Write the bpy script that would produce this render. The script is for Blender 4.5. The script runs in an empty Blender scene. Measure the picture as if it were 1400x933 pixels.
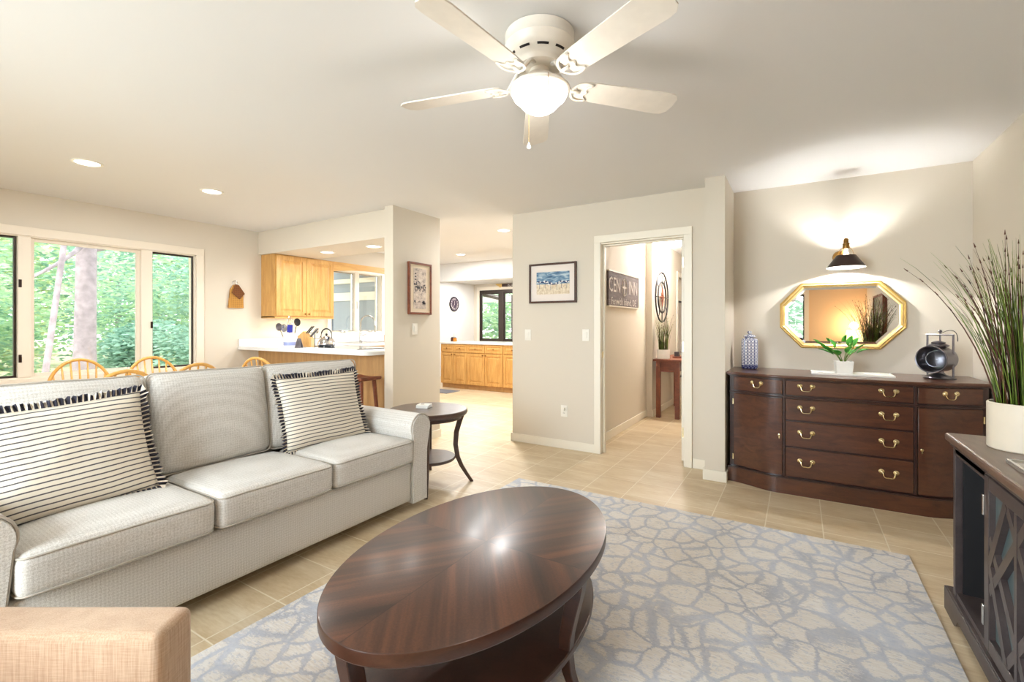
import bpy, bmesh, math, random
from mathutils import Vector, Matrix, noise
PI = math.pi
S = bpy.context.scene
COL = S.collection
random.seed(7)

# ------------------------------------------------------------------ camera
W_, H_, FPX, YAW, HOR, CAMZ = 1400, 933, 640.0, math.radians(31.5), 444.5, 1.25
cam = bpy.data.cameras.new('camera'); camo = bpy.data.objects.new('camera', cam); COL.objects.link(camo)
cam.sensor_fit = 'HORIZONTAL'; cam.sensor_width = 36.0; cam.lens = 36.0 * FPX / W_
cam.shift_y = -(H_ / 2 - HOR) / W_
cam.clip_start = 0.03; cam.clip_end = 300
camo.location = (0, 0, CAMZ); camo.rotation_euler = (PI / 2, 0, YAW)
S.camera = camo
S.view_settings.view_transform = 'Standard'; S.view_settings.look = 'None'
S.view_settings.gamma = 1.0; S.view_settings.use_curve_mapping = False
S.view_settings.exposure = 0.87

# ------------------------------------------------------------------ world
wd = bpy.data.worlds.new('sky'); S.world = wd; wd.use_nodes = True
nt = wd.node_tree; nt.nodes.clear()
sky = nt.nodes.new('ShaderNodeTexSky'); sky.sky_type = 'HOSEK_WILKIE'; sky.turbidity = 6.0; sky.sun_direction = (0.3, -0.5, 0.8)
mx = nt.nodes.new('ShaderNodeMix'); mx.data_type = 'RGBA'; mx.inputs[0].default_value = 0.75
mx.inputs[7].default_value = (0.95, 0.98, 1.0, 1)
bg = nt.nodes.new('ShaderNodeBackground'); bg.inputs['Strength'].default_value = 3.2
out = nt.nodes.new('ShaderNodeOutputWorld')
nt.links.new(sky.outputs[0], mx.inputs[6]); nt.links.new(mx.outputs[2], bg.inputs[0]); nt.links.new(bg.outputs[0], out.inputs[0])

def light(name, kind, loc, power, color=(1, 1, 1), rot=(0, 0, 0), **kw):
    l = bpy.data.lights.new(name, kind); l.energy = power; l.color = color
    for k, v in kw.items(): setattr(l, k, v)
    o = bpy.data.objects.new(name, l); COL.objects.link(o); o.location = loc; o.rotation_euler = rot
    return o
WARM = (1.0, 0.94, 0.87); NEUT = (1.0, 0.99, 0.98); DAY = (0.82, 0.92, 1.0)
# sky portals at the windows, fill lamps at two added, unseen openings
light('added_patio_fill', 'AREA', (-1.9, -1.95, 1.45), 145, DAY, (math.radians(62), 0, 0), shape='RECTANGLE', size=2.4, size_y=1.8)  # fill lamp added behind the camera to brighten the room
light('added_far_room_fill', 'AREA', (-3.2, 10.55, 1.25), 90, DAY, (-PI / 2 - 0.12, 0, 0), shape='RECTANGLE', size=1.7, size_y=1.1)  # fill lamp added out of view to whiten the passage ceiling
def portal(loc, rot, sx, sy):
    o = light('sky_portal', 'AREA', loc, 1, (1, 1, 1), rot, shape='RECTANGLE', size=sx, size_y=sy); o.data.cycles.is_portal = True
portal((-6.10, 1.75, 1.41), (0, -PI / 2, 0), 1.3, 1.95)
portal((-6.10, 5.0, 1.6), (0, -PI / 2, 0), 0.95, 1.0)
portal((-5.8, 10.36, 1.5), (-PI / 2, 0, 0), 2.6, 1.35)
sun = light('sun', 'SUN', (0, 0, 12), 2.4, (1, 0.98, 0.94), (math.radians(-10), math.radians(38), 0)); sun.data.angle = 0.08

# ------------------------------------------------------------------ materials
def lin(c):
    c = c / 255.0
    return c / 12.92 if c <= 0.04045 else ((c + 0.055) / 1.055) ** 2.4
def rgb(r, g, b): return (lin(r), lin(g), lin(b), 1.0)
class N:
    def __init__(s, name):
        s.m = bpy.data.materials.new(name); s.m.use_nodes = True; s.t = s.m.node_tree
        s.b = s.t.nodes['Principled BSDF']; s._c = None
    def n(s, typ, **kw):
        x = s.t.nodes.new(typ)
        for k, v in kw.items(): setattr(x, k, v)
        return x
    def l(s, a, b): s.t.links.new(a, b)
    def co(s, scale=(1, 1, 1), kind='Object', rot=(0, 0, 0), loc=(0, 0, 0)):
        if s._c is None: s._c = s.n('ShaderNodeTexCoord')
        mp = s.n('ShaderNodeMapping'); mp.inputs['Scale'].default_value = scale; mp.inputs['Rotation'].default_value = rot; mp.inputs['Location'].default_value = loc
        s.l(s._c.outputs[kind], mp.inputs[0]); return mp.outputs[0]
    def noise(s, vec, scale=5, detail=4, rough=0.5, dist=0):
        x = s.n('ShaderNodeTexNoise'); s.l(vec, x.inputs['Vector']); x.inputs['Scale'].default_value = scale
        x.inputs['Detail'].default_value = detail; x.inputs['Roughness'].default_value = rough; x.inputs['Distortion'].default_value = dist; return x.outputs['Fac']
    def ramp(s, fac, stops, interp='LINEAR'):
        r = s.n('ShaderNodeValToRGB'); r.color_ramp.interpolation = interp; e = r.color_ramp.elements
        while len(e) < len(stops): e.new(0.5)
        for i, (p, c) in enumerate(stops): e[i].position = p; e[i].color = c if len(c) == 4 else (*c, 1)
        s.l(fac, r.inputs[0]); return r.outputs[0]
    def mix(s, fac, a, b, mode='MIX'):
        x = s.n('ShaderNodeMix', data_type='RGBA', blend_type=mode)
        for sock, v in ((x.inputs[0], fac), (x.inputs[6], a), (x.inputs[7], b)):
            if hasattr(v, 'is_linked'): s.l(v, sock)
            else: sock.default_value = v
        return x.outputs[2]
    def math(s, op, a, b=0.0, clamp=False):
        x = s.n('ShaderNodeMath', operation=op, use_clamp=clamp)
        for sock, v in ((x.inputs[0], a), (x.inputs[1], b)):
            if hasattr(v, 'is_linked'): s.l(v, sock)
            else: sock.default_value = v
        return x.outputs[0]
    def bump(s, h, strength=0.3, dist=0.002):
        x = s.n('ShaderNodeBump'); x.inputs['Strength'].default_value = strength; x.inputs['Distance'].default_value = dist
        s.l(h, x.inputs['Height']); s.l(x.outputs[0], s.b.inputs['Normal'])
    def set(s, col=None, rough=None, metal=None, **kw):
        if col is not None:
            if hasattr(col, 'is_linked'): s.l(col, s.b.inputs['Base Color'])
            else: s.b.inputs['Base Color'].default_value = col
        if rough is not None:
            if hasattr(rough, 'is_linked'): s.l(rough, s.b.inputs['Roughness'])
            else: s.b.inputs['Roughness'].default_value = rough
        if metal is not None: s.b.inputs['Metallic'].default_value = metal
        for k, v in kw.items(): s.b.inputs[k.replace('_', ' ')].default_value = v
        return s.m
def plain(name, c, rough=0.5, metal=0.0, var=0.06, scale=20, bump=0.0, **kw):
    a = N(name); f = a.noise(a.co(), scale, 3)
    lo = tuple(x * (1 - var) for x in c[:3]) + (1,); hi = tuple(min(1, x * (1 + var)) for x in c[:3]) + (1,)
    a.set(a.ramp(f, [(0.3, lo), (0.7, hi)]), rough, metal, **kw)
    if bump: a.bump(f, bump, 0.002)
    return a.m
def emis(name, c, strength):
    a = N(name); a.set((0.8, 0.8, 0.8, 1), 0.5); a.b.inputs['Emission Color'].default_value = c; a.b.inputs['Emission Strength'].default_value = strength
    return a.m
def wood(name, dark, light_, scale=(1, 1, 1), rough=0.4, grain=1.0, coat=0.0, rot=(0, 0, 0)):
    a = N(name); v = a.co(scale, rot=rot)
    f = a.noise(v, 9, 6, 0.6, 0.6); g = a.noise(a.co(tuple(q * 6 for q in scale), rot=rot), 20, 3, 0.5)
    m = a.math('ADD', a.math('MULTIPLY', f, 0.75), a.math('MULTIPLY', g, 0.25))
    a.set(a.ramp(m, [(0.3, dark), (0.7, light_)]), rough)
    a.b.inputs['Coat Weight'].default_value = coat; a.b.inputs['Coat Roughness'].default_value = 0.12
    a.bump(g, 0.08 * grain, 0.001); return a.m

M = {}
def paint(name, c, b=0.05, r=0.75):
    a = N(name); v = a.co(); f = a.noise(v, 260, 2); a.set(a.mix(a.math('MULTIPLY', a.noise(v, 3, 2), 0.10), c, tuple(x * 0.9 for x in c[:3]) + (1,)), r); a.bump(f, b, 0.001); return a.m
M['wall'] = paint('wall_paint', rgb(217, 208, 193))
M['wall_white'] = paint('wall_paint_pale', rgb(228, 226, 224))
M['wall_lamplit'] = paint('wall_paint_lamplit', rgb(226, 196, 160))  # the corner lamp's warm light put into the back wall colour
M['ceil'] = paint('ceiling_paint', rgb(229, 228, 227), 0.12, 0.85)
M['clad'] = paint('grey_cladding', rgb(150, 160, 172))
M['trim'] = paint('trim_paint', rgb(238, 231, 216), 0.01, 0.4)
M['white'] = plain('white_plastic', rgb(238, 234, 224), 0.35, var=0.02)
M['fan'] = plain('fan_enamel', rgb(232, 225, 214), 0.35, var=0.03)
M['glass'] = N('window_glass').set((1, 1, 1, 1), 0.0, 0, Transmission_Weight=1.0, IOR=1.01)
def thin_glass():
    a = N('pane_glass'); t = a.t; tr = a.n('ShaderNodeBsdfTransparent'); tr.inputs[0].default_value = (0.97, 0.98, 0.98, 1)
    gl = a.n('ShaderNodeBsdfGlossy'); gl.inputs['Roughness'].default_value = 0.02; ms = a.n('ShaderNodeMixShader')
    fr = a.n('ShaderNodeFresnel'); fr.inputs[0].default_value = 1.45
    a.l(fr.outputs[0], ms.inputs[0]); a.l(tr.outputs[0], ms.inputs[1]); a.l(gl.outputs[0], ms.inputs[2])
    a.l(ms.outputs[0], t.nodes['Material Output'].inputs[0]); return a.m
M['pane'] = thin_glass()
M['lens'] = N('lens_glass').set((0.93, 0.97, 0.97, 1), 0.02, 0, Transmission_Weight=1.0, IOR=1.2)
def tile():
    a = N('floor_tile'); P = 1 / 0.305
    v = a.co((P, P, P), loc=(0.59 * 1.0, -0.105, 0))
    br = a.n('ShaderNodeTexBrick', offset=0.0, squash=1.0); a.l(v, br.inputs['Vector'])
    br.inputs['Scale'].default_value = 1.0; br.inputs['Mortar Size'].default_value = 0.012; br.inputs['Mortar Smooth'].default_value = 0.3
    br.inputs['Brick Width'].default_value = 1.0; br.inputs['Row Height'].default_value = 1.0; br.inputs['Bias'].default_value = 0
    br.inputs['Color1'].default_value = (0, 0, 0, 1); br.inputs['Color2'].default_value = (1, 1, 1, 1)
    n1 = a.noise(a.co((1, 3.5, 1)), 2.2, 6, 0.6, 0.4); n2 = a.noise(a.co((1, 5, 1)), 14, 5, 0.6)
    f = a.math('ADD', a.math('MULTIPLY', n1, 0.6), a.math('MULTIPLY', n2, 0.4))
    c = a.ramp(f, [(0.32, rgb(192, 166, 128)), (0.5, rgb(212, 192, 158)), (0.68, rgb(228, 214, 188))])
    c = a.mix(a.math('MULTIPLY', br.outputs['Color'], 0.22), c, rgb(190, 168, 136))
    c = a.mix(br.outputs['Fac'], c, rgb(232, 220, 196))
    a.set(c, a.math('ADD', 0.30, a.math('MULTIPLY', f, 0.2))); a.bump(a.math('MULTIPLY', br.outputs['Fac'], -1.0), 0.4, 0.002); return a.m
M['tile'] = tile()
def rug():
    a = N('rug_pile'); c0 = a.co((1, 1, 1))
    nz = a.n('ShaderNodeTexNoise'); a.l(c0, nz.inputs['Vector']); nz.inputs['Scale'].default_value = 3.0; nz.inputs['Detail'].default_value = 5
    ad = a.n('ShaderNodeMix', data_type='VECTOR'); ad.inputs[0].default_value = 0.14; a.l(c0, ad.inputs[4]); a.l(nz.outputs['Color'], ad.inputs[5])
    mp = a.n('ShaderNodeMapping'); mp.inputs['Scale'].default_value = (9.6, 9.0, 0); a.l(ad.outputs[1], mp.inputs[0])
    vo = a.n('ShaderNodeTexVoronoi', feature='DISTANCE_TO_EDGE'); a.l(mp.outputs[0], vo.inputs['Vector']); vo.inputs['Scale'].default_value = 1.0; vo.inputs['Randomness'].default_value = 0.85
    vc = a.n('ShaderNodeTexVoronoi', feature='F1'); a.l(mp.outputs[0], vc.inputs['Vector']); vc.inputs['Scale'].default_value = 1.0; vc.inputs['Randomness'].default_value = 0.85
    st = a.noise(a.co((14, 90, 1), rot=(0, 0, 0.5)), 1.6, 3, 0.6); fi = a.noise(a.co((1, 1.6, 1)), 42, 5, 0.7); big = a.noise(a.co(), 2.2, 3)
    d = a.math('ADD', vo.outputs['Distance'], a.math('MULTIPLY', a.math('SUBTRACT', fi, 0.5), 0.42))
    th = a.math('ADD', 0.085, a.math('MULTIPLY', a.math('SUBTRACT', big, 0.5), 0.18))
    msk = a.math('SUBTRACT', 1.0, a.math('DIVIDE', d, a.math('MAXIMUM', th, 0.02)), True)
    msk = a.math('MULTIPLY', a.math('MINIMUM', a.math('MULTIPLY', msk, 2.2), 1.0), a.math('ADD', 0.10, a.math('MULTIPLY', fi, 1.1)), True)
    base = a.ramp(a.math('ADD', a.math('MULTIPLY', st, 0.55), a.math('MULTIPLY', big, 0.45)), [(0.35, rgb(206, 199, 190)), (0.5, rgb(226, 223, 219)), (0.65, rgb(236, 236, 236))])
    sep = a.n('ShaderNodeSeparateColor'); a.l(vc.outputs['Color'], sep.inputs[0])
    base = a.mix(a.math('MULTIPLY', sep.outputs[0], 0.35), base, rgb(214, 207, 198))
    line = a.ramp(big, [(0.35, rgb(142, 152, 172)), (0.6, rgb(180, 190, 208))])
    base = a.mix(a.math('MULTIPLY', a.math('GREATER_THAN', fi, 0.57), 0.45), base, rgb(176, 184, 200))
    a.set(a.mix(msk, base, line), 0.95)
    a.bump(a.math('ADD', fi, a.math('MULTIPLY', msk, -1.0)), 0.5, 0.004); return a.m
M['rug'] = rug()
def weave(name, c1, c2, per=0.007, rough=0.9, fuzz=0.5, sinw=0.17):
    a = N(name); c = a.co(); sx = a.n('ShaderNodeSeparateXYZ'); a.l(c, sx.inputs[0])
    k = 2 * PI / per
    w = [a.math('SINE', a.math('MULTIPLY', sx.outputs[i], k)) for i in range(3)]
    s = a.math('ADD', a.math('ADD', w[0], w[1]), w[2]); n = a.noise(c, 300, 2); nb = a.noise(c, 6, 3)
    h = a.math('ADD', a.math('MULTIPLY', s, sinw), a.math('ADD', 0.5, a.math('MULTIPLY', a.math('SUBTRACT', n, 0.5), fuzz)))
    col = a.ramp(h, [(0.2, c2), (0.7, c1)]); col = a.mix(a.math('MULTIPLY', nb, 0.2), col, tuple(x * 0.85 for x in c1[:3]) + (1,))
    a.set(col, rough, Sheen_Weight=0.2); a.bump(h, 0.35, 0.002); return a.m
M['sofa'] = weave('sofa_fabric', rgb(226, 222, 216), rgb(184, 177, 167), 0.0125, fuzz=1.3, sinw=0.06)
M['piping'] = plain('sofa_piping', rgb(186, 178, 166), 0.9)
def slub():
    a = N('armchair_slub'); v = a.noise(a.co((330, 330, 14)), 1.0, 3, 0.6); h_ = a.noise(a.co((20, 20, 420)), 1.0, 3, 0.6); b = a.noise(a.co(), 5, 3)
    t = a.math('ADD', a.math('MULTIPLY', v, 0.6), a.math('MULTIPLY', h_, 0.4)); c = a.ramp(t, [(0.36, rgb(178, 146, 118)), (0.62, rgb(208, 182, 155))])
    a.set(a.mix(a.math('MULTIPLY', b, 0.25), c, rgb(190, 156, 130)), 0.92, Sheen_Weight=0.2); a.bump(t, 0.4, 0.0015); return a.m
M['armchair'] = slub()
def stripes(name, per, dark=rgb(52, 50, 62), lightc=rgb(232, 222, 204), duty=0.24):
    a = N(name); c = a.co(); sx = a.n('ShaderNodeSeparateXYZ'); a.l(c, sx.inputs[0])
    wob = a.math('MULTIPLY', a.math('SUBTRACT', a.noise(c, 5, 2), 0.5), 0.012)
    f = a.math('FRACT', a.math('ADD', a.math('DIVIDE', a.math('ADD', sx.outputs[2], wob), per), 50.0))
    m = a.math('LESS_THAN', f, duty); e = a.math('LESS_THAN', a.math('ABSOLUTE', a.math('SUBTRACT', f, duty / 2)), duty * 0.18)
    fine = a.noise(a.co((1, 1, 1)), 420, 2)
    col = a.mix(m, lightc, dark); col = a.mix(a.math('MULTIPLY', fine, 0.25), col, rgb(200, 188, 170))
    a.set(col, 0.92); a.bump(fine, 0.2, 0.001); return a.m
M['stripe'] = stripes('ticking_stripe', 0.0215)
M['navy'] = plain('navy_thread', rgb(50, 48, 60), 0.9); M['cream'] = plain('cream_thread', rgb(228, 216, 198), 0.9)
def veneer():
    # four quarter-matched veneer leaves meeting on the long axis (local y)
    a = N('quartered_veneer'); c = a.co(); sx = a.n('ShaderNodeSeparateXYZ'); a.l(c, sx.inputs[0])
    ax = a.math('ABSOLUTE', sx.outputs[0]); ay = a.math('ABSOLUTE', sx.outputs[1])
    u = a.math('ADD', a.math('MULTIPLY', ay, 0.80), a.math('MULTIPLY', ax, 0.62)); v = a.math('SUBTRACT', a.math('MULTIPLY', ay, 0.62), a.math('MULTIPLY', ax, 0.80))
    cb = a.n('ShaderNodeCombineXYZ'); a.l(a.math('MULTIPLY', v, 15.0), cb.inputs[0]); a.l(a.math('MULTIPLY', u, 0.8), cb.inputs[1])
    sg = a.n('ShaderNodeMath', operation='SIGN'); a.l(sx.outputs[0], sg.inputs[0]); sg2 = a.n('ShaderNodeMath', operation='SIGN'); a.l(sx.outputs[1], sg2.inputs[0])
    a.l(a.math('ADD', a.math('MULTIPLY', sg.outputs[0], 3), a.math('MULTIPLY', sg2.outputs[0], 7)), cb.inputs[2])
    f = a.noise(cb.outputs[0], 1.0, 4, 0.55, 0.4); g = a.noise(a.co((1, 1, 1)), 160, 3)
    t = a.math('ADD', a.math('MULTIPLY', f, 0.85), a.math('MULTIPLY', g, 0.15))
    col = a.ramp(t, [(0.36, rgb(48, 30, 22)), (0.5, rgb(72, 44, 30)), (0.66, rgb(102, 62, 40))])
    seam = a.math('MAXIMUM', a.math('LESS_THAN', ax, 0.002), a.math('LESS_THAN', ay, 0.002))
    a.set(a.mix(a.math('MULTIPLY', seam, 0.5), col, rgb(36, 18, 12)), 0.36, Coat_Weight=0.15, Coat_Roughness=0.2, Specular_IOR_Level=0.35); return a.m
M['veneer'] = veneer()
M['espresso'] = wood('espresso_wood', rgb(52, 30, 21), rgb(82, 48, 33), (1, 1, 3), 0.32, coat=0.2)
M['espresso_grey'] = wood('dark_side_table_wood', rgb(62, 44, 38), rgb(92, 68, 58), (1, 1, 3), 0.3, coat=0.3)
M['mahogany'] = wood('mahogany', rgb(60, 34, 24), rgb(100, 58, 38), (0.6, 3, 3), 0.28, coat=0.4)
M['mahogany_dark'] = wood('mahogany_dark', rgb(38, 20, 16), rgb(66, 34, 26), (0.6, 3, 3), 0.3, coat=0.4)
M['brass'] = plain('brass', rgb(232, 212, 164), 0.25, 1.0)
M['brass_old'] = plain('aged_brass', rgb(150, 112, 60), 0.35, 1.0)
M['gold'] = plain('gilt_frame', rgb(222, 186, 112), 0.35, 0.75)
M['gold_lip'] = plain('pale_gilt', rgb(236, 208, 150), 0.4, 0.4)
M['bronze'] = plain('oiled_bronze', rgb(52, 36, 30), 0.4, 0.6)
M['black'] = plain('black_metal', rgb(34, 30, 30), 0.45, 0.3)
M['steel'] = plain('brushed_steel', rgb(200, 200, 198), 0.22, 1.0)
M['chrome'] = plain('chrome', rgb(225, 225, 228), 0.08, 1.0, var=0.02)
M['pewter'] = plain('antique_pewter', rgb(120, 116, 122), 0.3, 0.9, var=0.2)
M['mirror'] = N('mirror_silver').set((0.93, 0.90, 0.86, 1), 0.015, 1.0)
M['oak'] = wood('honey_oak', rgb(184, 132, 68), rgb(222, 176, 106), (3, 3, 0.35), 0.4)
M['oak_h'] = wood('honey_oak_rail', rgb(188, 136, 70), rgb(224, 178, 108), (3, 0.35, 3), 0.4)
M['oak_dull'] = wood('oak_panel', rgb(170, 128, 80), rgb(204, 162, 108), (3, 3, 0.3), 0.5)
M['oak_chair'] = wood('oak_chair_varnish', rgb(196, 140, 66), rgb(232, 180, 100), (1, 1, 1), 0.3)
M['counter'] = plain('white_laminate', rgb(226, 225, 222), 0.25, var=0.02)
M['redwood'] = wood('rustic_red_wood', rgb(92, 44, 26), rgb(140, 76, 46), (1, 1, 2), 0.5)
M['console'] = wood('charcoal_painted_wood', rgb(62, 52, 52), rgb(84, 74, 72), (1, 1, 1), 0.35)
M['console_top'] = wood('weathered_brown_top', rgb(88, 66, 54), rgb(130, 104, 86), (4, 0.6, 1), 0.3)
M['console_back'] = plain('teal_grey_panel', rgb(84, 100, 102), 0.35)
M['console_in'] = plain('black_interior', rgb(24, 22, 24), 0.6)
M['pot'] = plain('cream_ceramic', rgb(232, 222, 204), 0.35, var=0.02)
M['potw'] = plain('white_ceramic', rgb(240, 238, 232), 0.3, var=0.02)
M['soil'] = plain('soil', rgb(60, 44, 32), 0.95, var=0.3)
def leafm(name, lo, hi, scale=8, rough=0.5, sub=0.0):
    a = N(name); f = a.noise(a.co(), scale, 3); c = a.ramp(f, [(0.3, lo), (0.7, hi)]); a.set(c, rough)
    if sub:
        tl = a.n('ShaderNodeBsdfTranslucent'); a.l(c, tl.inputs[0]); ms = a.n('ShaderNodeMixShader'); ms.inputs[0].default_value = sub
        a.l(a.b.outputs[0], ms.inputs[1]); a.l(tl.outputs[0], ms.inputs[2]); a.l(ms.outputs[0], a.t.nodes['Material Output'].inputs[0])
    return a.m
M['leaf'] = leafm('broad_leaf', rgb(30, 110, 30), rgb(90, 180, 60), 30)
M['grass'] = leafm('grass_blade', rgb(62, 84, 34), rgb(138, 162, 62), 12)
M['grass2'] = leafm('grass_seed', rgb(70, 40, 34), rgb(110, 70, 50), 12)
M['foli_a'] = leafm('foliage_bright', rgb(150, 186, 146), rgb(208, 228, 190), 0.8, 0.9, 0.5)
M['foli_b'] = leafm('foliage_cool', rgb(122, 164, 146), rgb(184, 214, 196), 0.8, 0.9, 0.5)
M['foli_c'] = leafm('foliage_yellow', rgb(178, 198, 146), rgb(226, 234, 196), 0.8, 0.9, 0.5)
M['bark'] = plain('bark', rgb(158, 146, 152), 0.9, var=0.25, scale=6, bump=0.8)
M['bark_r'] = plain('reddish_bark', rgb(190, 140, 118), 0.9, var=0.2, scale=6, bump=0.5)
M['ground'] = plain('forest_ground', rgb(190, 184, 150), 0.95, var=0.25, scale=2)
M['dark_frame'] = plain('dark_window_metal', rgb(62, 52, 46), 0.4, 0.3)
M['casing'] = paint('window_casing', rgb(234, 224, 208), 0.01, 0.45)
M['rubber'] = plain('black_plastic', rgb(28, 28, 30), 0.5)
M['copper'] = plain('copper', rgb(214, 140, 100), 0.3, 0.8)
M['darkglass'] = plain('black_glass', rgb(36, 44, 52), 0.08, var=0.05)
M['wicker'] = weave('woven_straw', rgb(204, 152, 72), rgb(128, 82, 30), 0.014)
M['wicker_d'] = weave('dark_woven_straw', rgb(150, 92, 40), rgb(80, 44, 18), 0.014)

# ------------------------------------------------------------------ mesh helpers
def bx(bm, x0, x1, y0, y1, z0, z1, mi=0, mat=None):
    vs = [bm.verts.new(p) for p in ((x0, y0, z0), (x1, y0, z0), (x1, y1, z0), (x0, y1, z0), (x0, y0, z1), (x1, y0, z1), (x1, y1, z1), (x0, y1, z1))]
    if mat is not None:
        for v in vs: v.co = mat @ v.co
    for f in ((0, 3, 2, 1), (4, 5, 6, 7), (0, 1, 5, 4), (1, 2, 6, 5), (2, 3, 7, 6), (3, 0, 4, 7)):
        bm.faces.new([vs[i] for i in f]).material_index = mi
    return vs
def B(*boxes):
    bm = bmesh.new()
    for b in boxes: bx(bm, *b)
    return bm
def lathe(bm, prof, c=(0, 0, 0), seg=32, mi=0, mat=None, cap=True):
    rings = []
    for r, z in prof:
        ring = []
        for i in range(seg):
            t = 2 * PI * i / seg; p = Vector((c[0] + r * math.cos(t), c[1] + r * math.sin(t), c[2] + z))
            if mat is not None: p = mat @ p
            ring.append(bm.verts.new(p))
        rings.append(ring)
    for a, b in zip(rings, rings[1:]):
        for i in range(seg):
            bm.faces.new((a[i], a[(i + 1) % seg], b[(i + 1) % seg], b[i])).material_index = mi
    if cap:
        try: bm.faces.new(list(reversed(rings[0]))).material_index = mi
        except ValueError: pass
        try: bm.faces.new(rings[-1]).material_index = mi
        except ValueError: pass
def tube(bm, pts, r, seg=8, mi=0, closed=False, flat=1.0):
    pts = [Vector(p) for p in pts]; n = len(pts); rs = r if isinstance(r, (list, tuple)) else [r] * n
    rings = []; up = None
    for i, p in enumerate(pts):
        if closed: d = pts[(i + 1) % n] - pts[i - 1]
        else: d = pts[min(i + 1, n - 1)] - pts[max(i - 1, 0)]
        if d.length < 1e-9: d = Vector((0, 0, 1))
        d.normalize()
        if up is None: up = Vector((0, 0, 1)) if abs(d.z) < 0.9 else Vector((1, 0, 0))
        s = d.cross(up)
        if s.length < 1e-6: s = d.orthogonal()
        s.normalize(); u = s.cross(d).normalized(); up = u
        rings.append([bm.verts.new(p + (s * math.cos(2 * PI * k / seg) + u * math.sin(2 * PI * k / seg) * flat) * rs[i]) for k in range(seg)])
    rr = list(zip(rings, rings[1:])) + ([(rings[-1], rings[0])] if closed else [])
    for a, b in rr:
        for k in range(seg): bm.faces.new((a[k], a[(k + 1) % seg], b[(k + 1) % seg], b[k])).material_index = mi
    if not closed:
        bm.faces.new(list(reversed(rings[0]))).material_index = mi; bm.faces.new(rings[-1]).material_index = mi
def prism(bm, pts, z0, z1, mi=0, mat=None):
    lo = [bm.verts.new((x, y, z0)) for x, y in pts]; hi = [bm.verts.new((x, y, z1)) for x, y in pts]; n = len(pts)
    if mat is not None:
        for v in lo + hi: v.co = mat @ v.co
    bm.faces.new(list(reversed(lo))).material_index = mi; bm.faces.new(hi).material_index = mi
    for i in range(n): bm.faces.new((lo[i], lo[(i + 1) % n], hi[(i + 1) % n], hi[i])).material_index = mi
def ellipse(a, b, n=64): return [(a * math.cos(2 * PI * i / n), b * math.sin(2 * PI * i / n)) for i in range(n)]
def rbox(bm, c, s, r, seg=4, mid=4, warp=None, mi=0):
    """rounded box centred at c, size s, corner radius r; warp moves each point"""
    h = [s[0] / 2, s[1] / 2, s[2] / 2]; r = min(r, min(h) * 0.999)
    def axis(i):
        q = [-h[i] + r * (1 - math.cos(PI / 2 * k / seg)) * 1.0 for k in range(seg)]
        inner = [-(h[i] - r) + 2 * (h[i] - r) * k / mid for k in range(mid + 1)]
        return [(v) for v in q] + inner + [-v for v in reversed(q)]
    A = [axis(i) for i in range(3)]; cache = {}
    def vert(p):
        k = tuple(round(v, 6) for v in p)
        if k in cache: return cache[k]
        inn = Vector([max(-(h[i] - r), min(h[i] - r, p[i])) for i in range(3)]); d = Vector(p) - inn
        q = inn + (d.normalized() * r if d.length > 1e-9 else d)
        if warp: q = Vector(warp(q))
        v = bm.verts.new(q + Vector(c)); cache[k] = v; return v
    for ax in range(3):
        u, w = (ax + 1) % 3, (ax + 2) % 3
        for sgn in (-1, 1):
            for i in range(len(A[u]) - 1):
                for j in range(len(A[w]) - 1):
                    vs = []
                    for (a, b) in ((i, j), (i + 1, j), (i + 1, j + 1), (i, j + 1)):
                        p = [0, 0, 0]; p[ax] = sgn * h[ax]; p[u] = A[u][a]; p[w] = A[w][b]; vs.append(vert(p))
                    if sgn < 0: vs.reverse()
                    try: bm.faces.new(vs).material_index = mi
                    except ValueError: pass
def bez(p0, p1, p2, p3, n=12):
    P = [Vector(p) for p in (p0, p1, p2, p3)]; o = []
    for i in range(n + 1):
        t = i / n; o.append(P[0] * (1 - t) ** 3 + P[1] * 3 * t * (1 - t) ** 2 + P[2] * 3 * t * t * (1 - t) + P[3] * t ** 3)
    return o
def obj(name, bm, m, parent=None, smooth=None, bevel=0, kind=None, local=False, label=None, angle=35):
    """link bm as one mesh object. Coordinates are world ones unless local."""
    ms = m if isinstance(m, (list, tuple)) else [m]
    me = bpy.data.meshes.new(name); bmesh.ops.recalc_face_normals(bm, faces=bm.faces)
    o = bpy.data.objects.new(name, me); COL.objects.link(o)
    if parent is not None:
        o.parent = parent
        if not local:
            off = Vector((0, 0, 0)); q = parent
            while q is not None: off += Vector(q.location); q = q.parent
            bmesh.ops.translate(bm, verts=bm.verts, vec=-off)
    bm.to_mesh(me); bm.free()
    for x in ms: me.materials.append(M[x] if isinstance(x, str) else x)
    if smooth:
        for p in me.polygons: p.use_smooth = True
        if smooth != 'all': me.set_sharp_from_angle(angle=math.radians(angle))
    if bevel:
        b = o.modifiers.new('bevel', 'BEVEL'); b.width = bevel; b.segments = 2; b.limit_method = 'ANGLE'; b.angle_limit = math.radians(40)
    if kind: o['kind'] = kind
    if label: o['label'] = label
    return o
def origin(o):
    """move a top-level mesh's origin to the base of its own box"""
    me = o.data; xs = [v.co for v in me.vertices]
    c = Vector(((min(v.x for v in xs) + max(v.x for v in xs)) / 2, (min(v.y for v in xs) + max(v.y for v in xs)) / 2, min(v.z for v in xs)))
    me.transform(Matrix.Translation(-c)); o.location = c; return o
def tag(o, label, cat, group=None, kind=None):
    o['label'] = label; o['category'] = cat
    if group: o['group'] = group
    if kind: o['kind'] = kind
    return o
def thing(name, label, cat, loc=(0, 0, 0), rz=0, group=None):
    o = bpy.data.objects.new(name, None); COL.objects.link(o); o.location = loc; o.rotation_euler = (0, 0, rz); o.empty_display_size = 0.05
    return tag(o, label, cat, group)
def struct(name, bm, m, **kw): return obj(name, bm, m, kind='structure', **kw)
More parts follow.
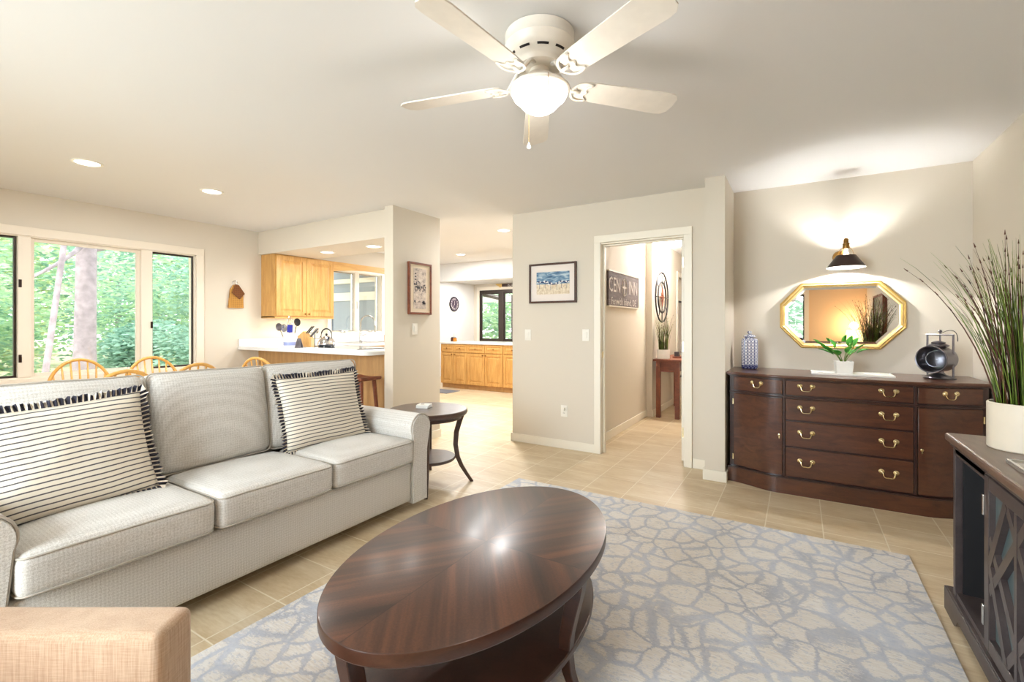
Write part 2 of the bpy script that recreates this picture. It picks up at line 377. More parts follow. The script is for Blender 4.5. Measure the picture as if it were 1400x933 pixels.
def kids(o): return [c for c in bpy.data.objects if c.parent == o]
def dup(root, loc=None, rz=None, label=None, group=None, _p=None):
    c = root.copy(); COL.objects.link(c)
    if _p is not None: c.parent = _p
    if loc is not None: c.location = loc
    if rz is not None: c.rotation_euler = (0, 0, rz)
    if label: c['label'] = label
    if group: c['group'] = group
    for ch in kids(root): dup(ch, _p=c)
    return c
def text_bm(s, size, depth=0.002, align='CENTER'):
    cu = bpy.data.curves.new('t', 'FONT'); cu.body = s; cu.size = size; cu.extrude = depth; cu.align_x = align; cu.align_y = 'CENTER'; cu.resolution_u = 2
    o = bpy.data.objects.new('t', cu); COL.objects.link(o); bpy.context.view_layer.update()
    me = bpy.data.meshes.new_from_object(o.evaluated_get(bpy.context.evaluated_depsgraph_get()))
    bm = bmesh.new(); bm.from_mesh(me); bpy.data.objects.remove(o); bpy.data.curves.remove(cu); bpy.data.meshes.remove(me); return bm
def xf(bm, mat): bmesh.ops.transform(bm, matrix=mat, verts=bm.verts); return bm

# ------------------------------------------------------------------ SETTING
C = 2.44
XL, XR, YB = -5.91, 1.075, -1.6
struct('floor', B((-7.6, 1.2, -1.75, 10.6, -0.12, 0.0)), 'tile')
struct('ceiling', B((-7.6, 1.2, -1.75, 10.6, C, C + 0.12)), 'ceil')
# far room has a lower ceiling beyond the beam
struct('ceiling.001', B((-7.45, -1.9, 7.30, 10.2, 2.33, C - 0.001)), 'ceil')
struct('wall_beam', B((-7.45, -1.9, 7.12, 7.30, 2.10, C)), 'ceil')
# left wall with the dining window (y .80-2.70) and the kitchen window (y 4.5-5.5)
a, b = XL - 0.14, XL
struct('wall_left', B((a, b, YB, 0.80, 0, C), (a, b, 0.80, 2.70, 0, 0.76), (a, b, 0.80, 2.70, 2.06, C), (a, b, 2.70, 4.50, 0, C), (a, b, 4.5, 5.5, 0, 1.13), (a, b, 4.5, 5.5, 2.08, C), (a, b, 5.5, 6.0, 0, C)), 'wall')
struct('wall_return', B((-7.45, XL, 5.88, 6.0, 0, C)), 'wall')
struct('wall_return_cladding', B((-7.6, -6.06, 5.855, 5.88, -0.35, 3.0)), 'clad')
struct('trim_4', B((-7.6, -6.06, 5.83, 5.855, 1.70, 1.85), (-7.6, -6.06, 5.80, 5.855, 2.02, 2.10)), 'trim')
struct('wall_far_left', B((-7.59, -7.45, 5.88, 10.34, 0, C)), 'wall_white')
struct('wall_far', B((-7.45, -7.27, 10.2, 10.34, 0, C), (-7.27, -2.2, 10.2, 10.34, 0, 0.82), (-7.27, -2.2, 10.2, 10.34, 2.17, C), (-2.2, -1.9, 10.2, 10.34, 0, C)), 'wall')  # opening widened out of view to admit the added fill light
struct('wall_kitchen_soffit', B((XL, -3.55, 3.42, 4.07, 2.15, C)), 'wall')
struct('wall_pillar', B((-3.55, -3.43, 3.34, 4.05, 0, C)), 'wall')
struct('wall_center', B((-2.64, -1.65, 4.32, 4.44, 0, C), (-1.65, -0.85, 4.32, 4.44, 2.05, C), (-0.85, -0.65, 4.32, 4.44, 0, C)), 'wall')
struct('wall_post', B((-0.65, -0.50, 4.05, 4.76, 0, C)), 'wall')
struct('wall_niche', B((-0.50, XR, 4.64, 4.76, 0, C)), 'wall')
struct('wall_right', B((XR, XR + 0.13, YB - 0.15, 4.76, 0, C)), 'wall')
struct('wall_hall_left', B((-1.90, -1.78, 4.44, 6.42, 0, C), (-1.90, -1.70, 6.42, 7.98, 0, C), (-1.9, -1.7, 7.98, 8.8, 2.04, C), (-1.9, -1.7, 8.8, 10.34, 0, C)), 'wall')
struct('wall_hall_right', B((-0.70, -0.58, 4.76, 10.34, 0, C)), 'wall')
struct('wall_hall_end', B((-1.70, -0.70, 10.2, 10.34, 0, C)), 'wall')
# back wall with a large patio window added for fill light and a small window
y0, y1 = YB - 0.14, YB
struct('wall_back', B((XL, -4.3, y0, y1, 0, C), (-4.3, -0.9, y0, y1, 2.2, C), (-4.3, -0.9, y0, y1, 0, 0.25), (-0.9, -0.40, y0, y1, 0, C), (-0.40, 0.10, y0, y1, 0, 0.9), (-0.40, 0.10, y0, y1, 1.85, C), (0.10, XR, y0, y1, 0, C)), 'wall_lamplit')

# baseboards
struct('baseboard_center', B((-2.652, -1.70, 4.306, 4.32, 0, 0.085), (-2.655, -2.64, 4.306, 4.44, 0, 0.085), (-0.79, -0.664, 4.306, 4.32, 0, 0.085)), 'trim', bevel=0.003)
struct('baseboard_post', B((-0.664, -0.486, 4.036, 4.05, 0, 0.085), (-0.664, -0.65, 4.05, 4.306, 0, 0.085), (-0.50, -0.486, 4.05, 4.64, 0, 0.085)), 'trim', bevel=0.003)
struct('baseboard_hall', B((-1.78, -1.766, 4.46, 6.42, 0, 0.09), (-1.70, -1.686, 6.42, 7.90, 0, 0.09)), 'trim', bevel=0.003)
struct('baseboard_pillar', B((-3.43, -3.416, 3.33, 4.06, 0, 0.085), (-3.56, -3.416, 3.326, 3.34, 0, 0.085)), 'trim', bevel=0.003)
struct('baseboard_left', B((XL, XL + 0.014, YB, 3.4, 0, 0.085)), 'trim', bevel=0.003)
# hall door: casing, jambs, opened leaf
struct('trim_1', B((-1.70, -1.635, 4.30, 4.32, 0, 2.045), (-0.862, -0.795, 4.30, 4.32, 0, 2.045), (-1.70, -0.795, 4.30, 4.32, 2.045, 2.115),
                   (-1.65, -1.632, 4.321, 4.45, 0, 2.03), (-0.87, -0.85, 4.321, 4.45, 0, 2.03), (-1.65, -0.85, 4.321, 4.45, 2.03, 2.045), (-1.632, -1.618, 4.37, 4.41, 0, 2.016), (-1.632, -0.87, 4.37, 4.41, 2.016, 2.03)), 'trim', bevel=0.003)
d = struct('door_1', B((-0.915, -0.878, 4.455, 5.20, 0.012, 2.025)), 'trim', bevel=0.003)
for z in (0.27, 1.05, 1.82):
    bm = bmesh.new(); bx(bm, -0.905, -0.872, 4.447, 4.457, z - 0.045, z + 0.045); tube(bm, [(-0.876, 4.442, z - 0.05), (-0.876, 4.442, z + 0.05)], 0.006)
    obj('hinge', bm, 'brass', d)
bm = bmesh.new(); lathe(bm, [(0.004, 0), (0.012, 0.01), (0.012, 0.03), (0.028, 0.045), (0.028, 0.065), (0.012, 0.078)], seg=16, mat=Matrix.Translation((-0.878, 5.12, 0.95)) @ Matrix.Rotation(PI / 2, 4, 'Y')); obj('door_knob', bm, 'brass', d, smooth=True)
# strike plate on the left jamb
struct('trim_2', B((-1.634, -1.6305, 4.34, 4.37, 0.93, 0.99)), 'brass')
# casing of a doorway further down the hall
struct('trim_3', B((-1.70, -1.685, 7.90, 7.98, 0, 2.04), (-1.70, -1.685, 8.8, 8.88, 0, 2.04), (-1.70, -1.685, 7.90, 8.88, 2.04, 2.12)), 'trim', bevel=0.003)
d2 = struct('door_2', B((-1.79, -1.75, 7.985, 8.795, 0.01, 2.035)), 'trim', bevel=0.003)

# windows -------------------------------------------------------------
def window_x(name, x, y0, y1, z0, z1, lights_, frame='casing', dark=None, t=0.14, casing=0.07, mull=0.075):
    """window in a wall of constant x (wall body x-t..x); lights_: list of (ya, yb, is_casement)"""
    w = struct(name, B((x - t, x, y0, y0 + 0.02, z0, z1), (x - t, x, y1 - 0.02, y1, z0, z1), (x - t, x, y0, y1, z1 - 0.02, z1), (x - t, x, y0, y1, z0, z0 + 0.02)), frame)
    c = casing
    bm = B((x, x + 0.018, y0 - c, y0 + 0.01, z0 + 0.01, z1 - 0.01), (x, x + 0.018, y1 - 0.01, y1 + c, z0 + 0.01, z1 - 0.01), (x, x + 0.018, y0 - c, y1 + c, z1 - 0.01, z1 + c), (x, x + 0.018, y0 - c, y1 + c, z0 - c, z0 + 0.01))
    obj('casing', bm, frame, w, bevel=0.003)
    for i in range(len(lights_) - 1):
        ya, yb = lights_[i][1], lights_[i + 1][0]
        obj('mullion', B((x - t + 0.03, x + 0.004, ya, yb, z0 + 0.02, z1 - 0.02)), frame, w, bevel=0.003)
    for ya, yb, cas in lights_:
        f = 0.02; q = 0.018 if cas else 0.03
        zt, zb = z1 - 0.02, z0 + 0.02
        xs = (x - 0.07, x - 0.04)
        s = obj('sash', B((*xs, ya, ya + q, zb, zt), (*xs, yb - q, yb, zb, zt), (*xs, ya + q, yb - q, zt - q, zt), (*xs, ya + q, yb - q, zb, zb + q)), (dark if cas and dark else frame), w, bevel=0.002)
        obj('pane', B((x - 0.058, x - 0.053, ya + q, yb - q, zb + q, zt - q)), 'pane', s)
    return w
wz = window_x('window_1', XL, 0.80, 2.70, 0.76, 2.06, [(0.83, 1.25, True), (1.335, 2.165, False), (2.265, 2.685, True)], dark='dark_frame')
for y_, z_ in ((1.262, 1.62), (1.262, 0.95), (2.255, 1.25)):
    obj('latch', B((XL - 0.035, XL + 0.012, y_ - 0.008, y_ + 0.012, z_ - 0.035, z_ + 0.035)), 'bronze', wz, bevel=0.003)
kw = window_x('window_2', XL, 4.5, 5.5, 1.13, 2.08, [(4.53, 4.95, True), (5.03, 5.46, True)], frame='trim', dark='steel', casing=0.06)
for y_ in (4.72, 5.25):
    obj('crank_handle', B((XL - 0.03, XL + 0.03, y_ - 0.045, y_ + 0.03, 1.135, 1.155), (XL + 0.01, XL + 0.03, y_ + 0.01, y_ + 0.05, 1.15, 1.165)), 'steel', kw, bevel=0.003)
obj('latch', B((XL - 0.035, XL + 0.006, 4.98, 5.0, 1.50, 1.62)), 'steel', kw, bevel=0.003)
# far-room slider, hidden right part added to let in fill light, in the wall y = 10.2
w3 = struct('window_3', B((-7.27, -7.235, 10.2, 10.3, 0.82, 2.09), (-2.28, -2.2, 10.2, 10.3, 0.82, 2.09), (-7.27, -2.2, 10.2, 10.3, 2.09, 2.17), (-7.235, -2.28, 10.2, 10.3, 0.82, 0.86)), 'dark_frame')
obj('casing', B((-7.34, -7.262, 10.18, 10.2, 0.75, 2.165), (-7.34, -2.2, 10.18, 10.2, 2.165, 2.25)), 'casing', w3)
for xa, xb in ((-7.235, -6.66), (-6.50, -5.1), (-5.1, -3.7), (-3.7, -2.28)):
    s = obj('sash', B((xa, xa + 0.02, 10.22, 10.26, 0.86, 2.09), (xb - 0.02, xb, 10.22, 10.26, 0.86, 2.09), (xa + .02, xb - .02, 10.22, 10.26, 0.86, 0.89), (xa + .02, xb - .02, 10.22, 10.26, 2.06, 2.09)), 'dark_frame', w3)
    obj('pane', B((xa + 0.015, xb - 0.015, 10.238, 10.243, 0.88, 2.07)), 'pane', s)
obj('mullion', B((-6.66, -6.50, 10.2, 10.29, 0.86, 2.09)), 'dark_frame', w3)
# behind the camera: patio window added for fill light, small window seen mirrored
w4 = struct('window_added', B((-4.3, -4.24, y0, y1, 0.25, 2.2), (-0.96, -0.9, y0, y1, 0.25, 2.2), (-2.65, -2.55, y0, y1, 0.25, 2.2), (-4.3, -0.9, y0, y1, 2.14, 2.2), (-4.3, -0.9, y0, y1, 0.25, 0.31)), 'trim')
obj('pane', B((-4.24, -0.96, y0 + 0.06, y0 + 0.065, 0.31, 2.14)), 'pane', w4)
w5 = struct('window_5', B((-0.40, -0.37, y0, y1, 0.9, 1.85), (0.07, 0.10, y0, y1, 0.9, 1.85), (-0.37, 0.07, y0, y1, 1.82, 1.85), (-0.37, 0.07, y0, y1, 0.9, 0.93)), 'dark_frame')
obj('casing', B((-0.48, -0.39, y1, y1 + 0.018, 0.82, 1.94), (0.09, 0.17, y1, y1 + 0.018, 0.82, 1.94), (-0.39, 0.09, y1, y1 + 0.018, 1.85, 1.94), (-0.39, 0.09, y1, y1 + 0.018, 0.82, 0.9)), 'casing', w5)
obj('pane', B((-0.37, 0.07, y0 + 0.06, y0 + 0.065, 0.93, 1.82)), 'pane', w5)

# ------------------------------------------------------------------ RUG
bm = bmesh.new(); rx0, rx1, ry0, ry1 = -1.93, 0.505, 0.20, 3.255
bx(bm, rx0, rx1, ry0, ry1, 0.001, 0.013)
bmesh.ops.subdivide_edges(bm, edges=bm.edges, cuts=1)
rg = obj('area_rug', bm, 'rug', bevel=0.004); origin(rg)
tag(rg, 'large pale area rug with broken blue grey cell pattern on the tile floor', 'rug')
# ------------------------------------------------------------------ SOFA  (local: x = depth, +x front; y = length)
SX, SY = -2.20, 1.375
sf = thing('sofa', 'long beige woven three seat sofa with rolled arms facing the coffee table', 'sofa', (-2.62, SY, 0))
Y0, Y1 = 0.285, 2.47
bm = bmesh.new(); rbox(bm, (-2.63, SY, 0.20), (0.84, 1.90, 0.26), 0.02, 2, 6); obj('base', bm, 'sofa', sf, smooth='all')
def sofa_arm(yc, side):
    bm = bmesh.new(); pr = []
    # front profile (y across, z up): narrow post with a rolled head leaning outward
    for t in range(0, 13):
        an = PI * 1.15 - t / 12 * (PI * 1.3); pr.append((side * 0.012 + 0.092 * math.cos(an), 0.555 + 0.092 * math.sin(an)))
    pts = [(-0.07, 0.055)] + [(-0.072, 0.3)] + pr + [(0.072, 0.40), (0.07, 0.3), (0.07, 0.055)]
    if side < 0: pts = [(-x, z) for x, z in pts][::-1]; pts = [(x, z) for x, z in pts]
    xs = [(-3.06, 0.92), (-3.04, 1.0), (-2.6, 1.0), (-2.3, 0.985), (-2.215, 0.975), (-2.195, 0.93)]
    rings = []
    for x, s in xs:
        rings.append([bm.verts.new((x, yc + y * s, 0.055 + (z - 0.055) * (1 - (1 - s) * 0.3))) for y, z in pts])
    n = len(pts)
    for r0, r1 in zip(rings, rings[1:]):
        for i in range(n): bm.faces.new((r0[i], r0[(i + 1) % n], r1[(i + 1) % n], r1[i]))
    bm.faces.new(rings[0]); bm.faces.new(rings[-1][::-1])
    ar = obj('arm', bm, 'sofa', sf, smooth=True, angle=50)
    bm = bmesh.new(); tube(bm, [(-2.205, yc + y * 0.985, 0.055 + (z - 0.055) * 0.995) for y, z in pts], 0.005, 6); obj('piping', bm, 'piping', ar, smooth='all')
sofa_arm(2.390, 1); sofa_arm(0.365, -1)
# back frame
bm = bmesh.new(); rbox(bm, (-3.0, SY, 0.46), (0.16, 2.03, 0.80), 0.05, 3, 6, warp=lambda p: (p.x - 0.06 * (p.z + 0.4), p.y, p.z)); obj('back_frame', bm, 'sofa', sf, smooth='all')
def puff(c, s, r, crown, mats, parent, name='seat_cushion', lean=0.0, rz=0.0, pip=True, axis=2, sag=0.0):
    """box cushion: crown bulges the two faces of `axis`"""
    ax = axis; u, w = (ax + 1) % 3, (ax + 2) % 3
    R = Matrix.Rotation(rz, 4, 'Z') @ Matrix.Rotation(lean, 4, 'Y')
    def bulge(q):
        a_ = max(0, 1 - (2 * q[u] / s[u]) ** 2); b_ = max(0, 1 - (2 * q[w] / s[w]) ** 2); k = (a_ * b_) ** 0.6
        q = Vector(q); q[ax] += math.copysign(crown * k, q[ax]) * min(1, abs(q[ax]) / (s[ax] / 2) * 1.2)
        q += Vector((noise.noise(q * 4 + Vector(c)), noise.noise(q * 4 + Vector((5, 2, 1))), noise.noise(q * 4 + Vector((1, 7, 3))))) * 0.006
        if sag: q.z -= sag * k * (1 if q.z > 0 else 0)
        return R @ q
    bm = bmesh.new(); rbox(bm, c, s, r, 3, 10, warp=bulge); o = obj(name, bm, mats, parent, smooth='all')
    if pip:
        bm = bmesh.new(); hx = [s[0] / 2, s[1] / 2, s[2] / 2]
        for sg in (-1, 1):
            pts = []
            rr = 0.035; hu, hw = hx[u] - 0.004, hx[w] - 0.004
            for cu, cw, a0 in ((hu - rr, hw - rr, 0), (-hu + rr, hw - rr, PI / 2), (-hu + rr, -hw + rr, PI), (hu - rr, -hw + rr, 1.5 * PI)):
                for k in range(5):
                    an = a0 + PI / 2 * k / 4; q = Vector((0, 0, 0)); q[u] = cu + rr * math.cos(an); q[w] = cw + rr * math.sin(an); q[ax] = sg * (hx[ax] - r * 0.35); pts.append(q)
                nx = pts[-1]
            # densify straight runs so that the cord follows the crown
            dn = []
            for i in range(len(pts)):
                p, q = pts[i], pts[(i + 1) % len(pts)]; m_ = 6 if (q - p).length > 0.1 else 1
                for j in range(m_): dn.append(p.lerp(q, j / m_))
            tube(bm, [Vector(c) + bulge(p) for p in dn], 0.0040, 6, closed=True)
        obj('piping', bm, 'piping', o, smooth='all')
    return o
for ya, yb in ((0.455, 1.075), (1.085, 1.685), (1.695, 2.312)):
    puff((-2.455, (ya + yb) / 2, 0.412), (0.56, yb - ya, 0.145), 0.035, 0.028, 'sofa', sf)
for ya, yb, xo, rz_ in ((0.38, 1.035, -2.80, 0.0), (1.04, 1.655, -2.815, 0.0), (1.645, 2.31, -2.80, -0.10)):
    puff((xo - 0.02, (ya + yb) / 2, 0.735), (0.19, yb - ya, 0.52), 0.055, 0.045, 'sofa', sf, 'back_cushion', lean=-0.17, rz=rz_, axis=0)
for x, y in ((-2.40, 0.42), (-2.40, 2.28), (-2.98, 0.4), (-2.98, 2.38)):
    obj('foot', B((x - 0.03, x + 0.03, y - 0.03, y + 0.03, 0, 0.075)), 'espresso', sf, bevel=0.004)
# striped pillows ------------------------------------------------------
def pillow(name, label, loc, w, h, t, rot):
    """local: x normal, y width, z height; striped across z"""
    root = bpy.data.objects.new(name, None); COL.objects.link(root); root.location = loc; root.rotation_euler = rot
    tag(root, label, 'pillow', 'striped throw pillows on the sofa')
    bm = bmesh.new(); n = 22; g = {}
    def P(i, j, s):
        a_, b_ = -1 + 2 * i / n, -1 + 2 * j / n
        pinch = 1 - 0.05 * (1 - abs(b_)) ** 1 ; pz = 1 - 0.05 * (1 - abs(a_))
        y = a_ * w / 2 * (1 - 0.06 * (1 - b_ * b_)); z = b_ * h / 2 * (1 - 0.06 * (1 - a_ * a_))
        th = t / 2 * ((1 - a_ ** 2) * (1 - b_ ** 2)) ** 0.45
        x = s * th + 0.008 * noise.noise(Vector((a_ * 2.5, b_ * 2.5, s))) * min(1, th * 30)
        return Vector((x, y, z))
    for s in (-1, 1):
        for i in range(n + 1):
            for j in range(n + 1):
                edge = i in (0, n) or j in (0, n); k = (i, j, 0 if edge else s)
                if k not in g: g[k] = bm.verts.new(P(i, j, s))
        def V(i, j): return g[(i, j, 0 if (i in (0, n) or j in (0, n)) else s)]
        for i in range(n):
            for j in range(n):
                q = (V(i, j), V(i + 1, j), V(i + 1, j + 1), V(i, j + 1)); bm.faces.new(q if s > 0 else q[::-1])
    obj('cover', bm, 'stripe', root, smooth='all', local=True)
    # ruffle around the seam
    bm = bmesh.new(); per = []
    N_ = 90
    for k in range(N_): per.append(P(k / N_ * n, 0, 0))
    for k in range(int(N_ * h / w)): per.append(P(n, k / int(N_ * h / w) * n, 0))
    for k in range(N_): per.append(P(n - k / N_ * n, n, 0))
    for k in range(int(N_ * h / w)): per.append(P(0, n - k / int(N_ * h / w) * n, 0))
    m_ = len(per); rnd = random.Random(3); lo = []; hi = []
    for k, p in enumerate(per):
        outw = Vector((0, p.y / (w / 2), p.z / (h / 2))); 
        if abs(outw.y) > abs(outw.z): outw = Vector((0, math.copysign(1, outw.y), outw.z * 0.3))
        else: outw = Vector((0, outw.y * 0.3, math.copysign(1, outw.z)))
        outw.normalize()
        off = 0.013 * math.sin(k * 1.9) + rnd.uniform(-.003, .003)
        lo.append((p - outw * 0.004, p - outw * 0.004 + Vector((0.002, 0, 0)))); L = 0.026 + rnd.uniform(-.006, .008)
        hi.append((p + outw * L + Vector((off, 0, 0)), p + outw * L + Vector((off + 0.002, 0, 0))))
    lv = [(bm.verts.new(a_), bm.verts.new(b_)) for a_, b_ in lo]; hv = [(bm.verts.new(a_), bm.verts.new(b_)) for a_, b_ in hi]
    for k in range(m_):
        k2 = (k + 1) % m_; mi = 0 if k % 3 else 1
        for q in ((lv[k][0], lv[k2][0], hv[k2][0], hv[k][0]), (lv[k][1], hv[k][1], hv[k2][1], lv[k2][1]), (hv[k][0], hv[k2][0], hv[k2][1], hv[k][1])):
            bm.faces.new(q).material_index = mi
    obj('ruffle', bm, ['navy', 'cream'], root, local=True, label='navy and cream gathered ruffle')
    return root
pillow('throw_pillow', 'larger navy striped ruffled pillow at the near end of the sofa', (-2.56, 0.685, 0.710), 0.58, 0.455, 0.15, (0.06, -0.30, 0.0))
pillow('throw_pillow.001', 'smaller navy striped ruffled pillow at the far end of the sofa by the arm', (-2.63, 1.95, 0.708), 0.57, 0.46, 0.14, (0.01, -0.30, -0.06))

# ------------------------------------------------------------------ COFFEE TABLE
CX, CY, A_, B_ = -0.985, 1.425, 0.397, 0.652
ct = thing('coffee_table', 'oval dark brown coffee table with quartered veneer top standing on the rug', 'coffee table', (CX, CY, 0.013))
bm = bmesh.new()
prof = [(1.0 - 0.10, 0.408), (1.0 - 0.012, 0.408), (1.0 - 0.003, 0.411), (1.0, 0.416), (1.0, 0.4455), (1.0 - 0.0015, 0.449), (1.0 - 0.004, 0.450)]
rings = [[bm.verts.new((CX + (A_ - (1 - s)) * math.cos(2 * PI * i / 96), CY + (B_ - (1 - s)) * math.sin(2 * PI * i / 96), z)) for i in range(96)] for s, z in prof]
for r0, r1 in zip(rings, rings[1:]):
    for i in range(96): bm.faces.new((r0[i], r0[(i + 1) % 96], r1[(i + 1) % 96], r1[i])).material_index = 1
bm.faces.new(rings[-1]).material_index = 0; bm.faces.new(rings[0][::-1]).material_index = 1
obj('tabletop', bm, ['veneer', 'espresso'], ct, smooth=True, angle=28)
bm = bmesh.new(); prism(bm, [(CX + x, CY + y) for x, y in ellipse(A_ - 0.075, B_ - 0.075)], 0.375, 0.409); obj('apron', bm, 'espresso', ct, smooth=True)
bm = bmesh.new(); prism(bm, [(CX + x, CY + y) for x, y in ellipse(A_ - 0.050, B_ - 0.055)], 0.155, 0.178); obj('shelf', bm, 'espresso', ct, smooth=True, bevel=0.004)
for k in range(4):
    dv = Vector(((1, 0, 0), (0, 1, 0), (-1, 0, 0), (0, -1, 0))[k]); ro = (A_ if k % 2 == 0 else B_) - 0.052; c0 = Vector((CX, CY, 0)); sd = Vector((-dv.y, dv.x, 0)); bm = bmesh.new(); rr = []
    for z, o_, w_, t_ in ((0.013, 0.028, .015, .013), (0.05, 0.008, .016, .015), (0.10, -0.012, .018, .017), (0.16, -0.022, .020, .019), (0.22, -0.018, .021, .021), (0.29, -0.004, .022, .023), (0.36, 0.012, .023, .025), (0.410, 0.020, .024, .026)):
        p = c0 + dv * (ro + o_) + Vector((0, 0, z)); rr.append([bm.verts.new(p + sd * a_ * w_ + dv * b_ * t_) for a_, b_ in ((-1, -1), (1, -1), (1, 1), (-1, 1))])
    for q0, q1 in zip(rr, rr[1:]):
        for i in range(4): bm.faces.new((q0[i], q0[(i + 1) % 4], q1[(i + 1) % 4], q1[i]))
    bm.faces.new(rr[0][::-1]); bm.faces.new(rr[-1]); obj('leg', bm, 'espresso', ct, smooth=True, bevel=0.003, angle=30)

# ------------------------------------------------------------------ SIDE TABLE
TX, TY = -2.50, 2.81
stt = thing('side_table', 'round dark side table with curved legs and lower shelf beside the sofa arm', 'side table', (TX, TY, 0))
bm = bmesh.new(); lathe(bm, [(0.29, 0.545), (0.305, 0.55), (0.312, 0.565), (0.310, 0.582), (0.302, 0.588)], (TX, TY, 0), 64); obj('tabletop', bm, 'espresso_grey', stt, smooth=True)
bm = bmesh.new(); lathe(bm, [(0.262, 0.515), (0.262, 0.546)], (TX, TY, 0), 64); obj('apron', bm, 'espresso_grey', stt, smooth=True)
bm = bmesh.new(); lathe(bm, [(0.21, 0.19), (0.215, 0.195), (0.215, 0.207), (0.21, 0.212)], (TX, TY, 0), 64); obj('shelf', bm, 'espresso_grey', stt, smooth=True)
for k in range(4):
    an = math.radians(-55 + 90 * k + 4); dv = Vector((math.cos(an), math.sin(an), 0)); sd = Vector((-dv.y, dv.x, 0)); c0 = Vector((TX, TY, 0)); bm = bmesh.new(); rr = []
    for z, o_, w_ in ((0.0, 0.345, .014), (0.06, 0.305, .015), (0.13, 0.262, .017), (0.20, 0.232, .018), (0.30, 0.215, .019), (0.40, 0.222, .020), (0.48, 0.245, .021), (0.548, 0.268, .022)):
        p = c0 + dv * o_ + Vector((0, 0, z)); rr.append([bm.verts.new(p + sd * a_ * w_ + dv * b_ * w_) for a_, b_ in ((-1, -1), (1, -1), (1, 1), (-1, 1))])
    for q0, q1 in zip(rr, rr[1:]):
        for i in range(4): bm.faces.new((q0[i], q0[(i + 1) % 4], q1[(i + 1) % 4], q1[i]))
    bm.faces.new(rr[0][::-1]); bm.faces.new(rr[-1]); obj('leg', bm, 'espresso_grey', stt, smooth=True, bevel=0.003, angle=30)
# stack of stone coasters
for k in range(3):
    bm = bmesh.new(); R = Matrix.Translation((-2.56, 2.83, 0.588 + 0.009 * k)) @ Matrix.Rotation(0.30 + 0.06 * k, 4, 'Z')
    bx(bm, -0.05, 0.05, -0.05, 0.05, 0.0, 0.0085, 0, R)
    if k == 2: bx(bm, -0.028, 0.0, -0.012, 0.016, 0.0085, 0.009, 1, R)
    o = obj('coaster', bm, ['potw', 'espresso'], bevel=0.002); origin(o)
    tag(o, ['cream square coaster at the bottom of the stack on the side table', 'cream square coaster in the middle of the stack on the side table', 'cream square coaster with dark mark topping the stack on the side table'][k], 'coaster', 'coasters on the side table')

# ------------------------------------------------------------------ ARMCHAIR (arm seen at the lower left)
ac = thing('armchair', 'tan slub fabric armchair, its arm showing in front of the sofa', 'armchair', (0, 0, 0.013), YAW)
# local frame: x lateral right, y forward, z up
def ab(cx, cy, cz, sx, sy, sz, r, name, wp=None):
    bm = bmesh.new(); rbox(bm, (cx, cy, cz), (sx, sy, sz), r, 4, 8, warp=wp); return obj(name, bm, 'armchair', ac, smooth='all', local=True)
ab(-1.18, 1.065, 0.325, 0.84, 0.115, 0.49, 0.022, 'arm')
ab(-1.24, 0.36, 0.325, 0.78, 0.115, 0.49, 0.022, 'arm')
ab(-1.20, 0.71, 0.22, 0.80, 0.60, 0.26, 0.03, 'base')
ab(-1.13, 0.71, 0.40, 0.64, 0.585, 0.13, 0.045, 'seat_cushion')
ab(-1.56, 0.71, 0.50, 0.16, 0.80, 0.80, 0.06, 'backrest')
for x, y in ((-0.84, 1.04), (-0.90, 0.38), (-1.52, 1.04), (-1.52, 0.38)):
    obj('foot', B((x - 0.025, x + 0.025, y - 0.025, y + 0.025, 0, 0.085)), 'espresso', ac, bevel=0.004, local=True)

# ------------------------------------------------------------------ SIDEBOARD
sb = thing('sideboard', 'dark mahogany serpentine sideboard with brass bail handles in the wall niche', 'sideboard', (0.28, 4.32, 0))
def smooth_(t): t = max(0, min(1, t)); return t * t * (3 - 2 * t)
XA, XB = -0.475, 1.035
def fy(x, base=4.02, dep=0.11):
    return base + dep * (1 - smooth_((x - XA) / 0.34)) + dep * (1 - smooth_((XB - x) / 0.34))
def curved(x0, x1, z0, z1, off, thick, n=24, mi=0, bm=None):
    bm = bm or bmesh.new(); fr = []; 
    for i in range(n + 1):
        x = x0 + (x1 - x0) * i / n; y = fy(x) + off; fr.append([bm.verts.new(p) for p in ((x, y, z0), (x, y, z1), (x, y + thick, z1), (x, y + thick, z0))])
    for a_, b_ in zip(fr, fr[1:]):
        for i in range(4): bm.faces.new((a_[i], a_[(i + 1) % 4], b_[(i + 1) % 4], b_[i])).material_index = mi
    bm.faces.new(fr[0][::-1]); bm.faces.new(fr[-1]); return bm
YN = 4.63
def fullprism(x0, x1, off, z0, z1):
    bm = bmesh.new(); n = 40; pts = [(x0 + (x1 - x0) * i / n, fy(x0 + (x1 - x0) * i / n) + off) for i in range(n + 1)] + [(x1, YN), (x0, YN)]; prism(bm, pts, z0, z1); return bm
obj('carcass', fullprism(XA, XB, 0.012, 0.12, 0.848), 'mahogany_dark', sb, smooth=True, angle=30)
bm = fullprism(XA - 0.022, XB + 0.022, -0.028, 0.856, 0.876); bm2 = fullprism(XA - 0.012, XB + 0.012, -0.016, 0.846, 0.857)
obj('top', bm, 'mahogany', sb, smooth=True, bevel=0.005, angle=30); obj('top_moulding', bm2, 'mahogany_dark', sb, smooth=True, bevel=0.003, angle=30)
obj('plinth', fullprism(XA - 0.012, XB + 0.012, -0.012, 0.0, 0.112), 'mahogany', sb, smooth=True, angle=30)
obj('plinth_moulding', fullprism(XA - 0.016, XB + 0.016, -0.018, 0.112, 0.124), 'mahogany_dark', sb, smooth=True, bevel=0.003, angle=30)
obj('waist_moulding', curved(XA - 0.004, XB + 0.004, 0.712, 0.724, -0.010, 0.03), 'mahogany_dark', sb, smooth=True, bevel=0.003)
